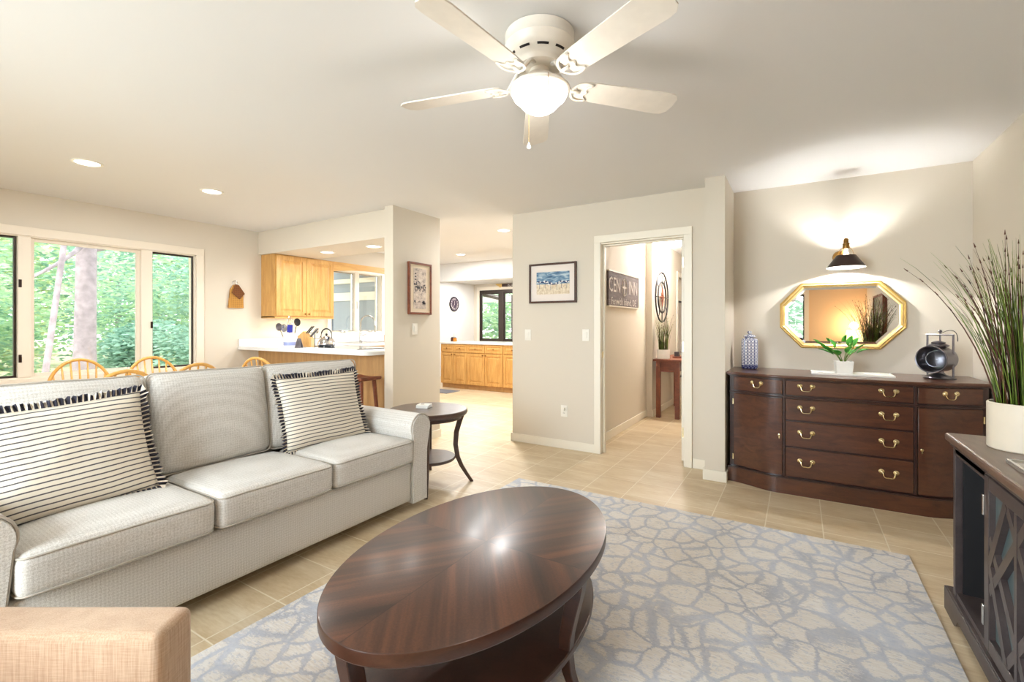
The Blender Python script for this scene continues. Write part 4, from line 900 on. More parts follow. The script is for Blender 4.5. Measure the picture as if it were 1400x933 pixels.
# ------------------------------------------------------------------ MEDIA CONSOLE
mc = thing('media_console', 'charcoal wood media console with lattice door and brown top at the right', 'cabinet', (0.80, 1.7, 0))
x0, x1, ya, yb = 0.565, 1.055, 0.75, 2.685
bm = bmesh.new(); bx(bm, 0.538, 1.065, 0.72, 2.712, 0.752, 0.785); obj('top', bm, 'console_top', mc, bevel=0.009)
obj('cornice', B((0.552, 1.06, 0.735, 2.70, 0.735, 0.752)), 'console', mc, bevel=0.004)
obj('side_panel', B((x0, x1, yb - 0.028, yb, 0.10, 0.735)), 'console', mc, bevel=0.003)
obj('side_panel', B((x0, x1, ya, ya + 0.028, 0.10, 0.735)), 'console', mc, bevel=0.003)
obj('back_panel', B((x1 - 0.015, x1, ya + 0.028, yb - 0.028, 0.10, 0.735)), 'console_in', mc)
obj('bottom_panel', B((x0, x1 - 0.015, ya + 0.028, yb - 0.028, 0.10, 0.125)), 'console', mc)
obj('divider', B((x0 + .004, x1 - 0.015, 2.262, 2.285, 0.125, 0.735)), 'console_in', mc)
obj('divider', B((x0 + .004, x1 - 0.015, 1.10, 1.12, 0.125, 0.735)), 'console_in', mc)
obj('shelf', B((x0 + .10, x1 - 0.015, 2.285, 2.657, 0.42, 0.438)), 'console_in', mc)
obj('compartment_lining', B((x0 + .02, x1 - .016, 2.650, 2.657, 0.125, 0.735)), 'console_in', mc)
obj('face_frame', B((x0 - .004, x0 + .018, 2.655, yb, 0.10, 0.735), (x0 - .004, x0 + .018, 2.285, 2.655, 0.70, 0.735), (x0 - .004, x0 + .018, 1.12, 2.655, 0.71, 0.735)), 'console', mc, bevel=0.002)
def plinth():
    bm = bmesh.new(); y_a, y_b = 0.70, 2.765; pts = [(y_a, 0.0), (y_a + .10, 0.0), (y_a + .13, .015), (y_a + .15, .04)]
    pts += [(y_b - .20, .04), (y_b - .18, .015), (y_b - .15, 0.0), (y_b, 0.0), (y_b, 0.10), (y_a, 0.10)]
    yzprism(bm, pts, 0.548, 0.575); bx(bm, 0.575, 1.06, y_b - .025, y_b, 0, 0.10); bx(bm, 0.575, 1.06, y_a, y_a + .025, 0, 0.10); bx(bm, 0.552, 1.06, y_a + .01, y_b - .01, 0.10, 0.105); return bm
obj('plinth', plinth(), 'console', mc, bevel=0.003)
def lattice(y0_, y1_):
    """door face in the plane x0; stiles, rails and crossing muntins"""
    z0_, z1_ = 0.13, 0.728; xf0, xf1 = x0 - 0.012, x0 + 0.012; s = 0.045
    d = obj('door', B((xf0, xf1, y0_, y0_ + s, z0_, z1_), (xf0, xf1, y1_ - s, y1_, z0_, z1_), (xf0, xf1, y0_ + s, y1_ - s, z1_ - s, z1_), (xf0, xf1, y0_ + s, y1_ - s, z0_, z0_ + s)), 'console', mc, bevel=0.002)
    obj('door_panel', B((x0 + 0.006, x0 + 0.010, y0_ + s, y1_ - s, z0_ + s, z1_ - s)), 'console_back', d)
    bm = bmesh.new(); yc, zc = (y0_ + y1_) / 2, (z0_ + z1_) / 2; hy, hz = (y1_ - y0_) / 2 - s, (z1_ - z0_) / 2 - s
    cnt = [0]
    def bar(p, q, w=0.016):
        cnt[0] += 1
        p, q = Vector(p), Vector(q); dd = (q - p).normalized(); n_ = Vector((-dd.y, dd.x)) * w
        pts = [(p + n_), (q + n_), (q - n_), (p - n_)]; yzprism(bm, [(v.x, v.y) for v in pts], x0 - 0.0095 - cnt[0] * 0.0003, x0 + 0.0058)
    for sgn in (-1, 1):
        bar((yc - hy, zc + sgn * hz * -0.36), (yc + hy, zc + sgn * hz * 0.36) if False else (yc + hy * 0.36, zc + sgn * hz))
        bar((yc - hy * 0.36, zc + sgn * hz), (yc + hy, zc - sgn * hz * 0.36))
    bar((yc - hy, zc), (yc - hy * .36, zc - hz)); bar((yc - hy, zc), (yc - hy * .36, zc + hz)); bar((yc + hy, zc), (yc + hy * .36, zc - hz)); bar((yc + hy, zc), (yc + hy * .36, zc + hz))
    bar((yc, zc - hz), (yc, zc + hz), 0.010)
    obj('lattice', bm, 'console', d)
    return d
d = lattice(1.705, 2.262)
for z in (0.235, 0.62): obj('hinge', B((x0 - 0.017, x0 - 0.009, 2.255, 2.272, z - .035, z + .035)), 'steel', d, bevel=0.002)
bm = bmesh.new(); lathe(bm, [(0.006, 0), (0.006, .012), (0.014, .018), (0.012, .026), (0.0001, .028)], seg=14, mat=Matrix.Translation((x0 - .012, 1.73, .43)) @ Matrix.Rotation(-PI / 2, 4, 'Y')); obj('knob', bm, 'steel', d, smooth=True)
d = lattice(1.13, 1.695)
bm = bmesh.new(); lathe(bm, [(0.006, 0), (0.006, .012), (0.014, .018), (0.012, .026), (0.0001, .028)], seg=14, mat=Matrix.Translation((x0 - .012, 1.67, .43)) @ Matrix.Rotation(-PI / 2, 4, 'Y')); obj('knob', bm, 'steel', d, smooth=True)
# booklet / framed card lying on the console
bk = thing('white_tray', 'flat white framed tray lying on the console behind the large plant pot', 'tray', (0.70, 2.05, 0.785))
bk['label'] = 'flat white framed tray lying on the brown console top'
obj('plate', B((0.60, 0.90, 1.86, 2.205, 0.785, 0.791)), 'potw', bk, bevel=0.001)
obj('rim', B((0.594, 0.604, 1.85, 2.215, .785, .800), (0.90, 0.91, 1.85, 2.215, .785, .800), (0.604, 0.90, 2.205, 2.215, .785, .800), (0.604, 0.90, 1.85, 1.86, .785, .800)), 'steel', bk, bevel=0.002)
# big grass plant
def grass_plant(name, label, loc, r, h, n, L, spread, seed, blade_w=0.004, potm='pot', xmax=9, xneg=False):
    t = thing(name, label, 'plant', loc); rnd = random.Random(seed)
    bm = bmesh.new(); lathe(bm, [(r * 0.96, 0.0), (r, 0.004), (r, h - .004), (r - .003, h), (r - .007, h - .002), (r - .008, h - 0.03)], seg=48, cap=False)
    lathe(bm, [(0.0001, 0.0), (r * 0.96, 0.0)], seg=48, cap=False); obj('pot', bm, potm, t, smooth=True, local=True)
    bm = bmesh.new(); lathe(bm, [(0.0001, h - .02), (r - .008, h - .022)], seg=32, cap=False); obj('soil', bm, 'soil', t, local=True)
    gb = bmesh.new(); sd = bmesh.new()
    for i in range(n):
        an = rnd.uniform(0, 2 * PI); rr = r * 0.75 * math.sqrt(rnd.random()); b0 = Vector((rr * math.cos(an), rr * math.sin(an), h - 0.022))
        an2 = an + rnd.uniform(-.6, .6); lean = rnd.random() ** 1.3 * spread; l_ = L * rnd.uniform(0.6, 1.0); o_ = Vector((math.cos(an2), math.sin(an2), 0))
        p3 = b0 + o_ * lean * l_ + Vector((0, 0, l_ * (1 - 0.28 * lean * lean))); p1 = b0 + Vector((0, 0, l_ * 0.35)) + o_ * lean * l_ * 0.12; p2 = b0 + Vector((0, 0, l_ * 0.75)) + o_ * lean * l_ * 0.5
        pts = [Vector(((max(v.x, xmax) if xneg else min(v.x, xmax)), v.y, v.z)) for v in bez(b0, p1, p2, p3, 8)]; seedy = i % 6 == 0
        rad = [(blade_w if not seedy else blade_w * .45) * (1 - 0.85 * (k / 8) ** 1.5) for k in range(9)]
        tube(gb, pts, rad, 4, mi=1 if (seedy or rnd.random() < 0.18) else 0, flat=0.25 if not seedy else 1)
        if seedy:
            for k in range(5, 9):
                q = pts[k]; tube(sd, [q, q + (pts[k] - pts[k - 1]).normalized() * 0.018], [0.0028, 0.0008], 5)
    obj('grass_blades', gb, ['grass', 'grass2'], t, smooth='all', local=True)
    if len(sd.verts): obj('seed_heads', sd, 'grass2', t, smooth='all', local=True)
    return t
grass_plant('ornamental_grass', 'tall spiky grass plant in a cream pot on the media console', (0.715, 2.48, 0.785), 0.10, 0.175, 280, 0.66, 0.48, 11, 0.0062, xmax=0.34)

# ------------------------------------------------------------------ HALL
sg = thing('hall_sign', 'grey weathered wooden sign with white lettering on the hall wall', 'sign', (-1.78, 5.43, 1.45))
sb0, sb1, sz0, sz1 = 4.87, 5.965, 1.452, 1.855
a = N('weathered_board'); f = a.noise(a.co((1, 1.2, 14)), 4, 5, 0.65); a.set(a.ramp(f, [(0.3, rgb(84, 74, 74)), (0.55, rgb(112, 100, 100)), (0.75, rgb(150, 138, 134))]), 0.8); M['board'] = a.m
obj('board', B((-1.775, -1.755, sb0, sb1, sz0 + .012, sz1 - .012)), 'board', sg)
obj('edge', B((-1.78, -1.748, sb0, sb1, sz0, sz0 + .014), (-1.78, -1.748, sb0, sb1, sz1 - .014, sz1), (-1.78, -1.748, sb1 - .012, sb1, sz0, sz1)), 'trim', sg)
M['chalk'] = plain('sign_white', rgb(216, 208, 202), 0.8, var=0.08)
def wall_text(s, size, y, z, parent, x=-1.7535, sx=1.0):
    bm = text_bm(s, size, 0.001); xf(bm, Matrix.Translation((x, y, z)) @ Matrix.Rotation(PI / 2, 4, 'Z') @ Matrix.Rotation(PI / 2, 4, 'X') @ Matrix.Diagonal((sx, 1, 1, 1))); return obj('lettering', bm, 'chalk', parent)
wall_text('CEN', 0.235, 5.06, 1.69, sg, sx=0.85); wall_text('INN', 0.235, 5.74, 1.69, sg, sx=0.85); wall_text('Fenwick Island, DE', 0.115, 5.40, 1.515, sg, sx=1.05)
bm = bmesh.new(); yc, zc = 5.40, 1.69
tube(bm, [(-1.753, yc + .085 * math.cos(t), zc + .10 * math.sin(t)) for t in [k * PI / 12 for k in range(24)]], 0.006, 4, closed=True, flat=1)
for k in range(4):
    an = k * PI / 2; L = 0.12; q = [(yc + L * math.cos(an), zc + L * math.sin(an)), (yc + .02 * math.cos(an + .8), zc + .02 * math.sin(an + .8)), (yc, zc), (yc + .02 * math.cos(an - .8), zc + .02 * math.sin(an - .8))]; yzprism(bm, q, -1.755, -1.752)
obj('compass_emblem', bm, 'chalk', sg)
# iron compass star
cs = thing('compass_wall_art', 'round black iron compass with a rust red star on the hall wall', 'wall art', (-1.70, 6.85, 1.64)); yc, zc, Rr = 6.845, 1.645, 0.355
bm = bmesh.new(); xw = -1.672
for r_ in (Rr, Rr * 0.62): tube(bm, [(xw, yc + r_ * math.cos(t), zc + r_ * math.sin(t)) for t in [k * PI / 24 for k in range(48)]], 0.011, 6, closed=True)
for k in range(4):
    an = k * PI / 2; tube(bm, [(xw, yc, zc), (xw, yc + Rr * math.cos(an), zc + Rr * math.sin(an))], 0.007, 6)
for k in range(4):
    an = PI / 4 + k * PI / 2; tube(bm, bez((xw, yc + Rr * .62 * math.cos(an), zc + Rr * .62 * math.sin(an)), (xw, yc + Rr * .8 * math.cos(an + .3), zc + Rr * .8 * math.sin(an + .3)), (xw, yc + Rr * .9 * math.cos(an + .3), zc + Rr * .9 * math.sin(an + .3)), (xw, yc + Rr * math.cos(an), zc + Rr * math.sin(an)), 6), 0.006, 5)
for s in (-1, 1): tube(bm, [(-1.699, yc + s * 0.2, zc), (xw, yc + s * 0.2, zc)], 0.004, 5)
obj('rings', bm, 'black', cs, smooth='all')
bm = bmesh.new()
for k in range(8):
    an = k * PI / 4; L = Rr * (0.56 if k % 2 == 0 else 0.30); o_ = bm.verts.new((xw + .028, yc, zc)); t_ = bm.verts.new((xw, yc + L * math.cos(an), zc + L * math.sin(an))); bb = []
    for s in (-1, 1): bb.append(bm.verts.new((xw, yc + Rr * .13 * math.cos(an + s * PI / 8), zc + Rr * .13 * math.sin(an + s * PI / 8))))
    bm.faces.new((o_, bb[0], t_)); bm.faces.new((o_, t_, bb[1])); bm.faces.new((bb[1], t_, bb[0]))
obj('star', bm, 'redwood', cs, label='rust red eight pointed star')
# hall table
ht = thing('hall_table', 'red brown wooden hall table with a drawer under the compass', 'table', (-1.49, 6.9, 0))
tz = 0.79; tx0, tx1, ty0, ty1 = -1.675, -1.315, 6.36, 7.55
obj('top', B((tx0, tx1, ty0, ty1, tz - .03, tz)), 'redwood', ht, bevel=0.004)
for x in (tx0 + .03, tx1 - .085):
    for y in (ty0 + .04, ty1 - .10): obj('leg', B((x, x + .055, y, y + .06, 0, tz - .03)), 'redwood', ht, bevel=0.003)
obj('apron', B((tx0 + .04, tx1 - .05, ty0 + .055, ty0 + .075, tz - .17, tz - .03), (tx0 + .04, tx1 - .05, ty1 - .075, ty1 - .055, tz - .17, tz - .03), (tx0 + .04, tx0 + .06, ty0 + .07, ty1 - .07, tz - .17, tz - .03)), 'redwood', ht)
dr = obj('drawer', B((tx1 - .06, tx1 - .033, ty0 + .12, ty1 - .14, tz - .16, tz - .04)), 'board', ht, bevel=0.003, label='grey drawer front')
bm = bmesh.new(); lathe(bm, [(0.008, 0), (0.018, .012), (0.014, .022), (0.0001, .024)], seg=14, mat=Matrix.Translation((tx1 - .033, 6.80, tz - .10)) @ Matrix.Rotation(PI / 2, 4, 'Y')); obj('knob', bm, 'black', dr, smooth=True)
g2 = grass_plant('potted_grass', 'green artificial grass in a white pot on the hall table', (-1.575, 6.52, tz), 0.085, 0.125, 110, 0.50, 0.26, 21, 0.0065, 'potw', -0.118, True)
bm = B((-1.50, -1.36, 6.72, 6.92, tz, tz + .022)); o = obj('book', bm, 'redwood', bevel=0.003); origin(o); tag(o, 'small reddish book lying flat on the hall table', 'book')
bm = B((-1.485, -1.425, 6.76, 6.82, tz + .022, tz + .085)); o = obj('trinket_box', bm, 'console', bevel=0.004); origin(o); tag(o, 'tiny dark box standing on the book on the hall table', 'box')
bm = bmesh.new(); lathe(bm, [(0.02, 0), (0.026, 0.01), (0.026, .05), (0.018, .06), (0.018, .068)], (-1.40, 6.85, tz + .022), 18); o = obj('candle_jar', bm, 'lens', smooth=True); origin(o); tag(o, 'small clear glass jar standing on the book on the hall table', 'jar')
# full length dark framed mirror edge at the far end of the hall
hm = thing('leaning_frame', 'dark framed tall narrow panel hanging on the hall door', 'frame', (-1.70, 8.3, 0.3))
obj('frame', B((-1.748, -1.73, 8.14, 8.17, 0.35, 1.66), (-1.748, -1.73, 8.52, 8.55, 0.35, 1.66), (-1.748, -1.73, 8.17, 8.52, 1.63, 1.66), (-1.748, -1.73, 8.17, 8.52, 0.35, 0.38)), 'black', hm)
obj('glass', B((-1.7485, -1.738, 8.17, 8.52, 0.38, 1.63)), 'mirror', hm)

# ------------------------------------------------------------------ KITCHEN
KZ = 0.985
# upper cabinet on the window wall
uc = thing('upper_cabinet', 'honey oak two door wall cabinet beside the kitchen window', 'cabinet', (XL, 3.9, 1.345)); xf0 = -5.61
obj('body', B((XL, xf0, 3.455, 4.325, 1.345, 2.148)), 'oak', uc, bevel=0.002)
obj('light_rail', B((XL, xf0 + .004, 3.455, 4.325, 1.335, 1.36)), 'oak_h', uc)
def raised_door(parent, plane, u0, u1, z0, z1, mats=('oak', 'oak_h'), face='x', knob=None, name='door', s=0.055):
    def q(u_0, u_1, d0, d1, z_0, z_1): return (plane + d0, plane + d1, u_0, u_1, z_0, z_1) if face == 'x' else (u_0, u_1, plane - d1, plane - d0, z_0, z_1)
    d = obj(name, B(q(u0, u0 + s, 0, .02, z0, z1), q(u1 - s, u1, 0, .02, z0, z1), q(u0 + s, u1 - s, 0, .02, z1 - s, z1), q(u0 + s, u1 - s, 0, .02, z0, z0 + s), q(u0 + s, u1 - s, 0, .010, z0 + s, z1 - s)), mats[0], parent, bevel=0.002)
    if u1 - u0 > 2 * s + .06 and z1 - z0 > 2 * s + .06:
        bm = bmesh.new(); g = 0.016; k = 0.022
        a0, a1, b0, b1 = u0 + s + g, u1 - s - g, z0 + s + g, z1 - s - g
        def P(u, dd, z): return (plane + dd, u, z) if face == 'x' else (u, plane - dd, z)
        lo = [bm.verts.new(P(u, .010, z)) for u, z in ((a0, b0), (a1, b0), (a1, b1), (a0, b1))]; hi = [bm.verts.new(P(u, .019, z)) for u, z in ((a0 + k, b0 + k), (a1 - k, b0 + k), (a1 - k, b1 - k), (a0 + k, b1 - k))]
        bm.faces.new(hi)
        for i in range(4): bm.faces.new((lo[i], lo[(i + 1) % 4], hi[(i + 1) % 4], hi[i]))
        obj('raised_panel', bm, mats[0], d)
    if knob:
        bm = bmesh.new(); R = Matrix.Translation(((plane + .02, knob[0], knob[1]) if face == 'x' else (knob[0], plane - .02, knob[1]))) @ (Matrix.Rotation(PI / 2, 4, 'Y') if face == 'x' else Matrix.Rotation(PI / 2, 4, 'X'))
        lathe(bm, [(0.006, 0), (0.006, .01), (0.014, .016), (0.012, .024), (0.0001, .026)], seg=12, mat=R); obj('knob', bm, 'brass_old', d, smooth=True)
    return d
raised_door(uc, xf0, 3.465, 3.886, 1.365, 2.135, knob=(3.862, 1.395)); raised_door(uc, xf0, 3.892, 4.315, 1.365, 2.135, knob=(3.918, 1.395))
# arched valance over the sink
bm = bmesh.new(); n = 20; va, vb = 4.327, 5.70; pts = [(va + (vb - va) * i / n, 2.012 + 0.055 * math.sin(PI * i / n)) for i in range(n + 1)] + [(vb, 2.148), (va, 2.148)]; yzprism(bm, pts, -5.63, -5.605)
vl = obj('window_valance', bm, 'oak_h', bevel=0.002); origin(vl); tag(vl, 'arched honey oak valance board above the kitchen sink window', 'valance')
# peninsula base + window-wall base cabinets
pb = thing('kitchen_peninsula', 'oak panelled kitchen peninsula base under the white counter', 'kitchen island', (-4.7, 3.7, 0))
obj('panel', B((XL + .002, -3.552, 3.42, 3.44, 0.0, KZ - .04)), 'oak_dull', pb); obj('body', B((XL + .002, -3.552, 3.44, 4.03, 0.0, KZ - .04)), 'oak_dull', pb)
obj('toe_kick', B((XL + .002, -5.30, 4.03, 5.87, 0, KZ - .04)), 'oak', pb)
bm = bmesh.new(); cr = 0.11; ce = -3.60
pts = [(XL + .001, 3.16), (ce - cr, 3.16)] + [(ce - cr + cr * math.sin(t), 3.16 + cr - cr * math.cos(t)) for t in [PI / 2 * k / 8 for k in range(1, 9)]] + [(ce, 3.338), (ce, 3.415), (-3.552, 3.415), (-3.552, 4.06), (-5.27, 4.06), (-5.27, 5.878), (XL + .001, 5.878)]
prism(bm, pts, KZ - .04, KZ); wt = obj('worktop', bm, 'counter', bevel=0.004); origin(wt); tag(wt, 'white laminate worktop running over the peninsula and under the kitchen window', 'worktop')
sp = obj('backsplash_strip', B((XL + .001, XL + .02, 3.165, 5.87, KZ, KZ + .09)), 'counter', bevel=0.003); origin(sp); tag(sp, 'low white backsplash strip along the kitchen window wall', 'backsplash')
ck = thing('cooktop', 'black glass cooktop set in the white peninsula worktop', 'cooktop', (-4.45, 3.63, KZ))
obj('glass_surface', B((-4.86, -3.98, 3.36, 3.90, KZ, KZ + .008)), 'darkglass', ck, bevel=0.003)
for y_ in (3.35, 3.90): obj('edge_trim', B((-4.87, -3.97, y_, y_ + .01, KZ, KZ + .010)), 'steel', ck)
sk = thing('sink', 'steel sink rim set in the worktop below the kitchen window', 'sink', (-5.58, 4.9, KZ))
obj('rim', B((-5.82, -5.36, 4.56, 4.60, KZ, KZ + .008), (-5.82, -5.36, 5.24, 5.28, KZ, KZ + .008), (-5.82, -5.78, 4.60, 5.24, KZ, KZ + .008), (-5.40, -5.36, 4.60, 5.24, KZ, KZ + .008)), 'steel', sk, bevel=0.003)
obj('bowl', B((-5.78, -5.40, 4.60, 5.24, KZ + .0005, KZ + .002)), 'steel', sk)
fc = thing('faucet', 'tall brushed steel gooseneck faucet in front of the kitchen window', 'faucet', (-5.80, 4.97, KZ))
bm = bmesh.new(); lathe(bm, [(0.028, 0.008), (0.028, .02), (0.020, .03), (0.019, .15), (0.015, .16)], (-5.80, 4.97, KZ), 20); obj('body', bm, 'steel', fc, smooth=True)
bm = bmesh.new(); pts = [(-5.80, 4.97, KZ + .14)] + [(-5.80 + 0.03 * (1 - math.cos(t)), 4.97 + 0.115 * (1 - math.cos(t)), KZ + .30 + .11 * math.sin(t)) for t in [PI * k / 12 for k in range(13)]] + [(-5.74, 5.20, KZ + .24)]
tube(bm, pts, 0.011, 10); tube(bm, [(-5.74, 5.20, KZ + .26), (-5.738, 5.20, KZ + .15)], 0.016, 10); obj('spout', bm, 'steel', fc, smooth=True)
bm = bmesh.new(); tube(bm, [(-5.79, 4.985, KZ + .10), (-5.77, 5.05, KZ + .12)], 0.007, 8); obj('handle', bm, 'steel', fc, smooth=True)
bm = bmesh.new(); lathe(bm, [(0.045, 0), (0.050, .01), (0.052, .10), (0.050, .105), (0.046, .10), (0.044, .012), (0.0001, .01)], (-5.46, 5.08, KZ), 24, cap=False)
o = obj('copper_cup', bm, 'copper', smooth=True)
for v in o.data.vertices: v.co.y += .0
origin(o); o.location.y = 5.44; o.location.x = -5.72; tag(o, 'copper coloured cup by the sink next to the pillar', 'cup')
# utensil crock
cr_ = thing('utensil_crock', 'white utensil crock with a blue band on the peninsula', 'crock', (-5.10, 3.325, KZ))
a = N('banded_ceramic'); c = a.co(); s_ = a.n('ShaderNodeSeparateXYZ'); a.l(c, s_.inputs[0]); z = s_.outputs[2]
a.set(a.mix(a.math('MULTIPLY', a.math('GREATER_THAN', z, 0.025), a.math('LESS_THAN', z, 0.065)), rgb(236, 236, 240), rgb(150, 160, 206)), 0.3)
bm = bmesh.new(); lathe(bm, [(0.066, 0), (0.070, .005), (0.070, .165), (0.066, .168), (0.062, .16), (0.062, .03), (0.0001, .03)], seg=32, cap=False); obj('pot', bm, a.m, cr_, smooth=True, local=True)
def utensil(kind, bx_, by_, tx, ty, L, m, label):
    t = thing(kind, label, 'utensil', (-5.10 + bx_, 3.325 + by_, KZ + .032), 0, 'utensils in the crock'); bm = bmesh.new(); d = Vector((tx, ty, 1)).normalized()
    tube(bm, [(0, 0, 0), d * L * 0.7], 0.005, 6); obj('handle', bm, m, t, smooth=True, local=True); bm = bmesh.new(); c_ = d * L * 0.85; u = Vector((1, 0.55, 0)).normalized()
    if kind == 'whisk':
        for k in range(4):
            an = PI * k / 4; s = (u * math.cos(an) + u.cross(d) * math.sin(an)); tube(bm, [d * (L * .7) + d * (L * .17) * (1 - math.cos(t_)) + s * 0.032 * math.sin(t_) for t_ in [2 * PI * q / 16 for q in range(16)]], 0.0016, 4, closed=True)
    elif kind == 'spatula': prism(bm, [(-.03, -.004), (.03, -.004), (.03, .004), (-.03, .004)], 0, .09, 0, Matrix.Translation(d * L * .66) @ d.to_track_quat('Z', 'X').to_matrix().to_4x4() @ Matrix.Rotation(0.4, 4, 'Z'))
    else: lathe(bm, [(0.0001, -.010), (.020, -.008), (.034, .0), (.036, .004), (.02, .0), (0.0001, -.002)], seg=16, mat=Matrix.Translation(c_) @ Matrix.Rotation(1.2, 4, 'Z') @ Matrix.Rotation(PI / 2 - .2, 4, 'X') @ Matrix.Diagonal((1, 1.35, 1, 1)), cap=False)
    obj('head', bm, m, t, smooth=True, local=True)
utensil('ladle', -.03, -.02, -.42, -.2, .27, 'pewter', 'dark ladle leaning left out of the crock')
utensil('ladle', -.025, .0, -.30, -.1, .24, 'steel', 'steel ladle leaning left in the crock below the dark one')
utensil('whisk', .0, .01, -.05, .0, .32, 'steel', 'wire whisk standing in the middle of the crock')
utensil('spatula', .01, -.02, .05, .05, .22, plain('blue_plastic', rgb(52, 60, 170), 0.4), 'short blue spatula at the front of the crock')
utensil('serving_spoon', .03, .01, .22, .1, .32, 'black', 'black serving spoon leaning right in the crock')
# knife block
kb = thing('knife_block', 'wooden knife block full of knives on the peninsula', 'knife block', (-5.03, 3.50, KZ), 0.5)
bm = bmesh.new(); prof_ = [(-.07, 0), (.07, 0), (.07, .10), (-.02, .19), (-.09, .13)]
v0 = [bm.verts.new((x, -.045, z)) for x, z in prof_]; v1 = [bm.verts.new((x, .045, z)) for x, z in prof_]; bm.faces.new(v0); bm.faces.new(v1[::-1])
for i in range(5): bm.faces.new((v0[i], v1[i], v1[(i + 1) % 5], v0[(i + 1) % 5]))
obj('block', bm, 'oak', kb, bevel=0.003, local=True)
k_i = 0
for iy in (-.028, -.009, .010, .029):
    for t_, L in ((0.25, .13), (0.72, .11)):
        p_ = Vector((.07, 0, .10)).lerp(Vector((-.02, 0, .19)), t_); bm = bmesh.new(); dd = Vector((.62, 0, .72)).normalized()
        tube(bm, [p_ + Vector((0, iy, 0)) - dd * .01, p_ + Vector((0, iy, 0)) + dd * L], [.0075, .0085], 6, flat=.6)
        o = obj('kitchen_knife', bm, 'rubber' if k_i % 3 else 'steel', smooth=True); o.location = kb.location; o.rotation_euler = (0, 0, 0.5); tag(o, ['black', 'steel'][0 if k_i % 3 else 1] + ' handled kitchen knife standing in the wooden knife block', 'knife', ['black', 'steel'][0 if k_i % 3 else 1] + ' handled knives in the block'); k_i += 1
# recipe stand/napkin holder
nh = thing('napkin_holder', 'small grey folding stand between the crock and the knife block', 'holder', (-4.93, 3.33, KZ), 0.5)
bm = bmesh.new()
for s in (-1, 1):
    v = [bm.verts.new(p) for p in ((-.035, s * .035, 0), (.035, s * .035, 0), (.02, s * .004, .11), (-.02, s * .004, .11), (-.035, s * .031, 0), (.035, s * .031, 0), (.02, s * .0005, .11), (-.02, s * .0005, .11))]
    for f in ((0, 1, 2, 3), (7, 6, 5, 4), (0, 4, 5, 1), (1, 5, 6, 2), (2, 6, 7, 3), (3, 7, 4, 0)): bm.faces.new([v[i] for i in f])
obj('panels', bm, 'pewter', nh, local=True)
# mug tree
mt = thing('mug_tree', 'small dark metal rack with curled hooks between the knife block and kettle', 'rack', (-5.10, 3.66, KZ))
bm = bmesh.new(); lathe(bm, [(.062, 0), (.062, .006), (.05, .01)], seg=24); tube(bm, [(0, 0, .008), (0, 0, .20)], .005, 6)
for k in range(6):
    an = k * PI / 3; z = .10 if k % 2 else .17; c_, s_ = math.cos(an), math.sin(an); tube(bm, bez((0, 0, z), (.03 * c_, .03 * s_, z), (.06 * c_, .06 * s_, z - .02), (.065 * c_, .065 * s_, z + .025), 8), .004, 6)
obj('stand', bm, 'bronze', mt, smooth=True, local=True)
# kettle
kt = thing('kettle', 'shiny chrome whistling kettle on the cooktop', 'kettle', (-4.745, 3.56, KZ + .008))
bm = bmesh.new(); lathe(bm, [(.088, 0), (.094, .012), (.098, .03), (.094, .06), (.078, .088), (.055, .108), (.036, .116), (.036, .120), (.03, .128), (.0001, .132)], seg=40); obj('body', bm, 'chrome', kt, smooth=True, local=True)
bm = bmesh.new(); lathe(bm, [(.006, .13), (.012, .140), (.014, .148), (.008, .156), (.0001, .158)], seg=14); obj('lid_knob', bm, 'rubber', kt, smooth=True, local=True)
bm = bmesh.new(); tube(bm, bez((-.055, -.03, .10), (-.075, -.04, .25), (.075, .04, .25), (.055, .03, .10), 16), [.004] * 3 + [.008] * 11 + [.004] * 3, 8); obj('handle', bm, 'rubber', kt, smooth=True, local=True)
bm = bmesh.new(); tube(bm, [(.06, -.03, .075), (.10, -.05, .10), (.125, -.062, .125)], [.018, .013, .010], 10); obj('spout', bm, 'chrome', kt, smooth=True, local=True)
# stool
stl = thing('counter_stool', 'rustic reddish wooden stool in front of the peninsula', 'stool', (-3.70, 3.17, 0))
bm = bmesh.new(); rbox(bm, (-3.70, 3.17, .715), (.32, .26, .034), .012, 3, 4, warp=lambda p: (p.x, p.y, p.z + 0.5 * p.x * p.x)); obj('seat', bm, 'redwood', stl, smooth='all')
for sx_ in (-1, 1):
    for sy_ in (-1, 1):
        bm = bmesh.new(); tube(bm, [(-3.70 + sx_ * .10, 3.17 + sy_ * .08, .70), (-3.70 + sx_ * .15, 3.17 + sy_ * .12, 0)], [.02, .017], 8); obj('leg', bm, 'redwood', stl, smooth=True)
for sx_ in (-1, 1): bm = bmesh.new(); tube(bm, [(-3.70 + sx_ * .135, 3.06, .22), (-3.70 + sx_ * .135, 3.28, .22)], .011, 8); obj('stretcher', bm, 'redwood', stl, smooth=True)
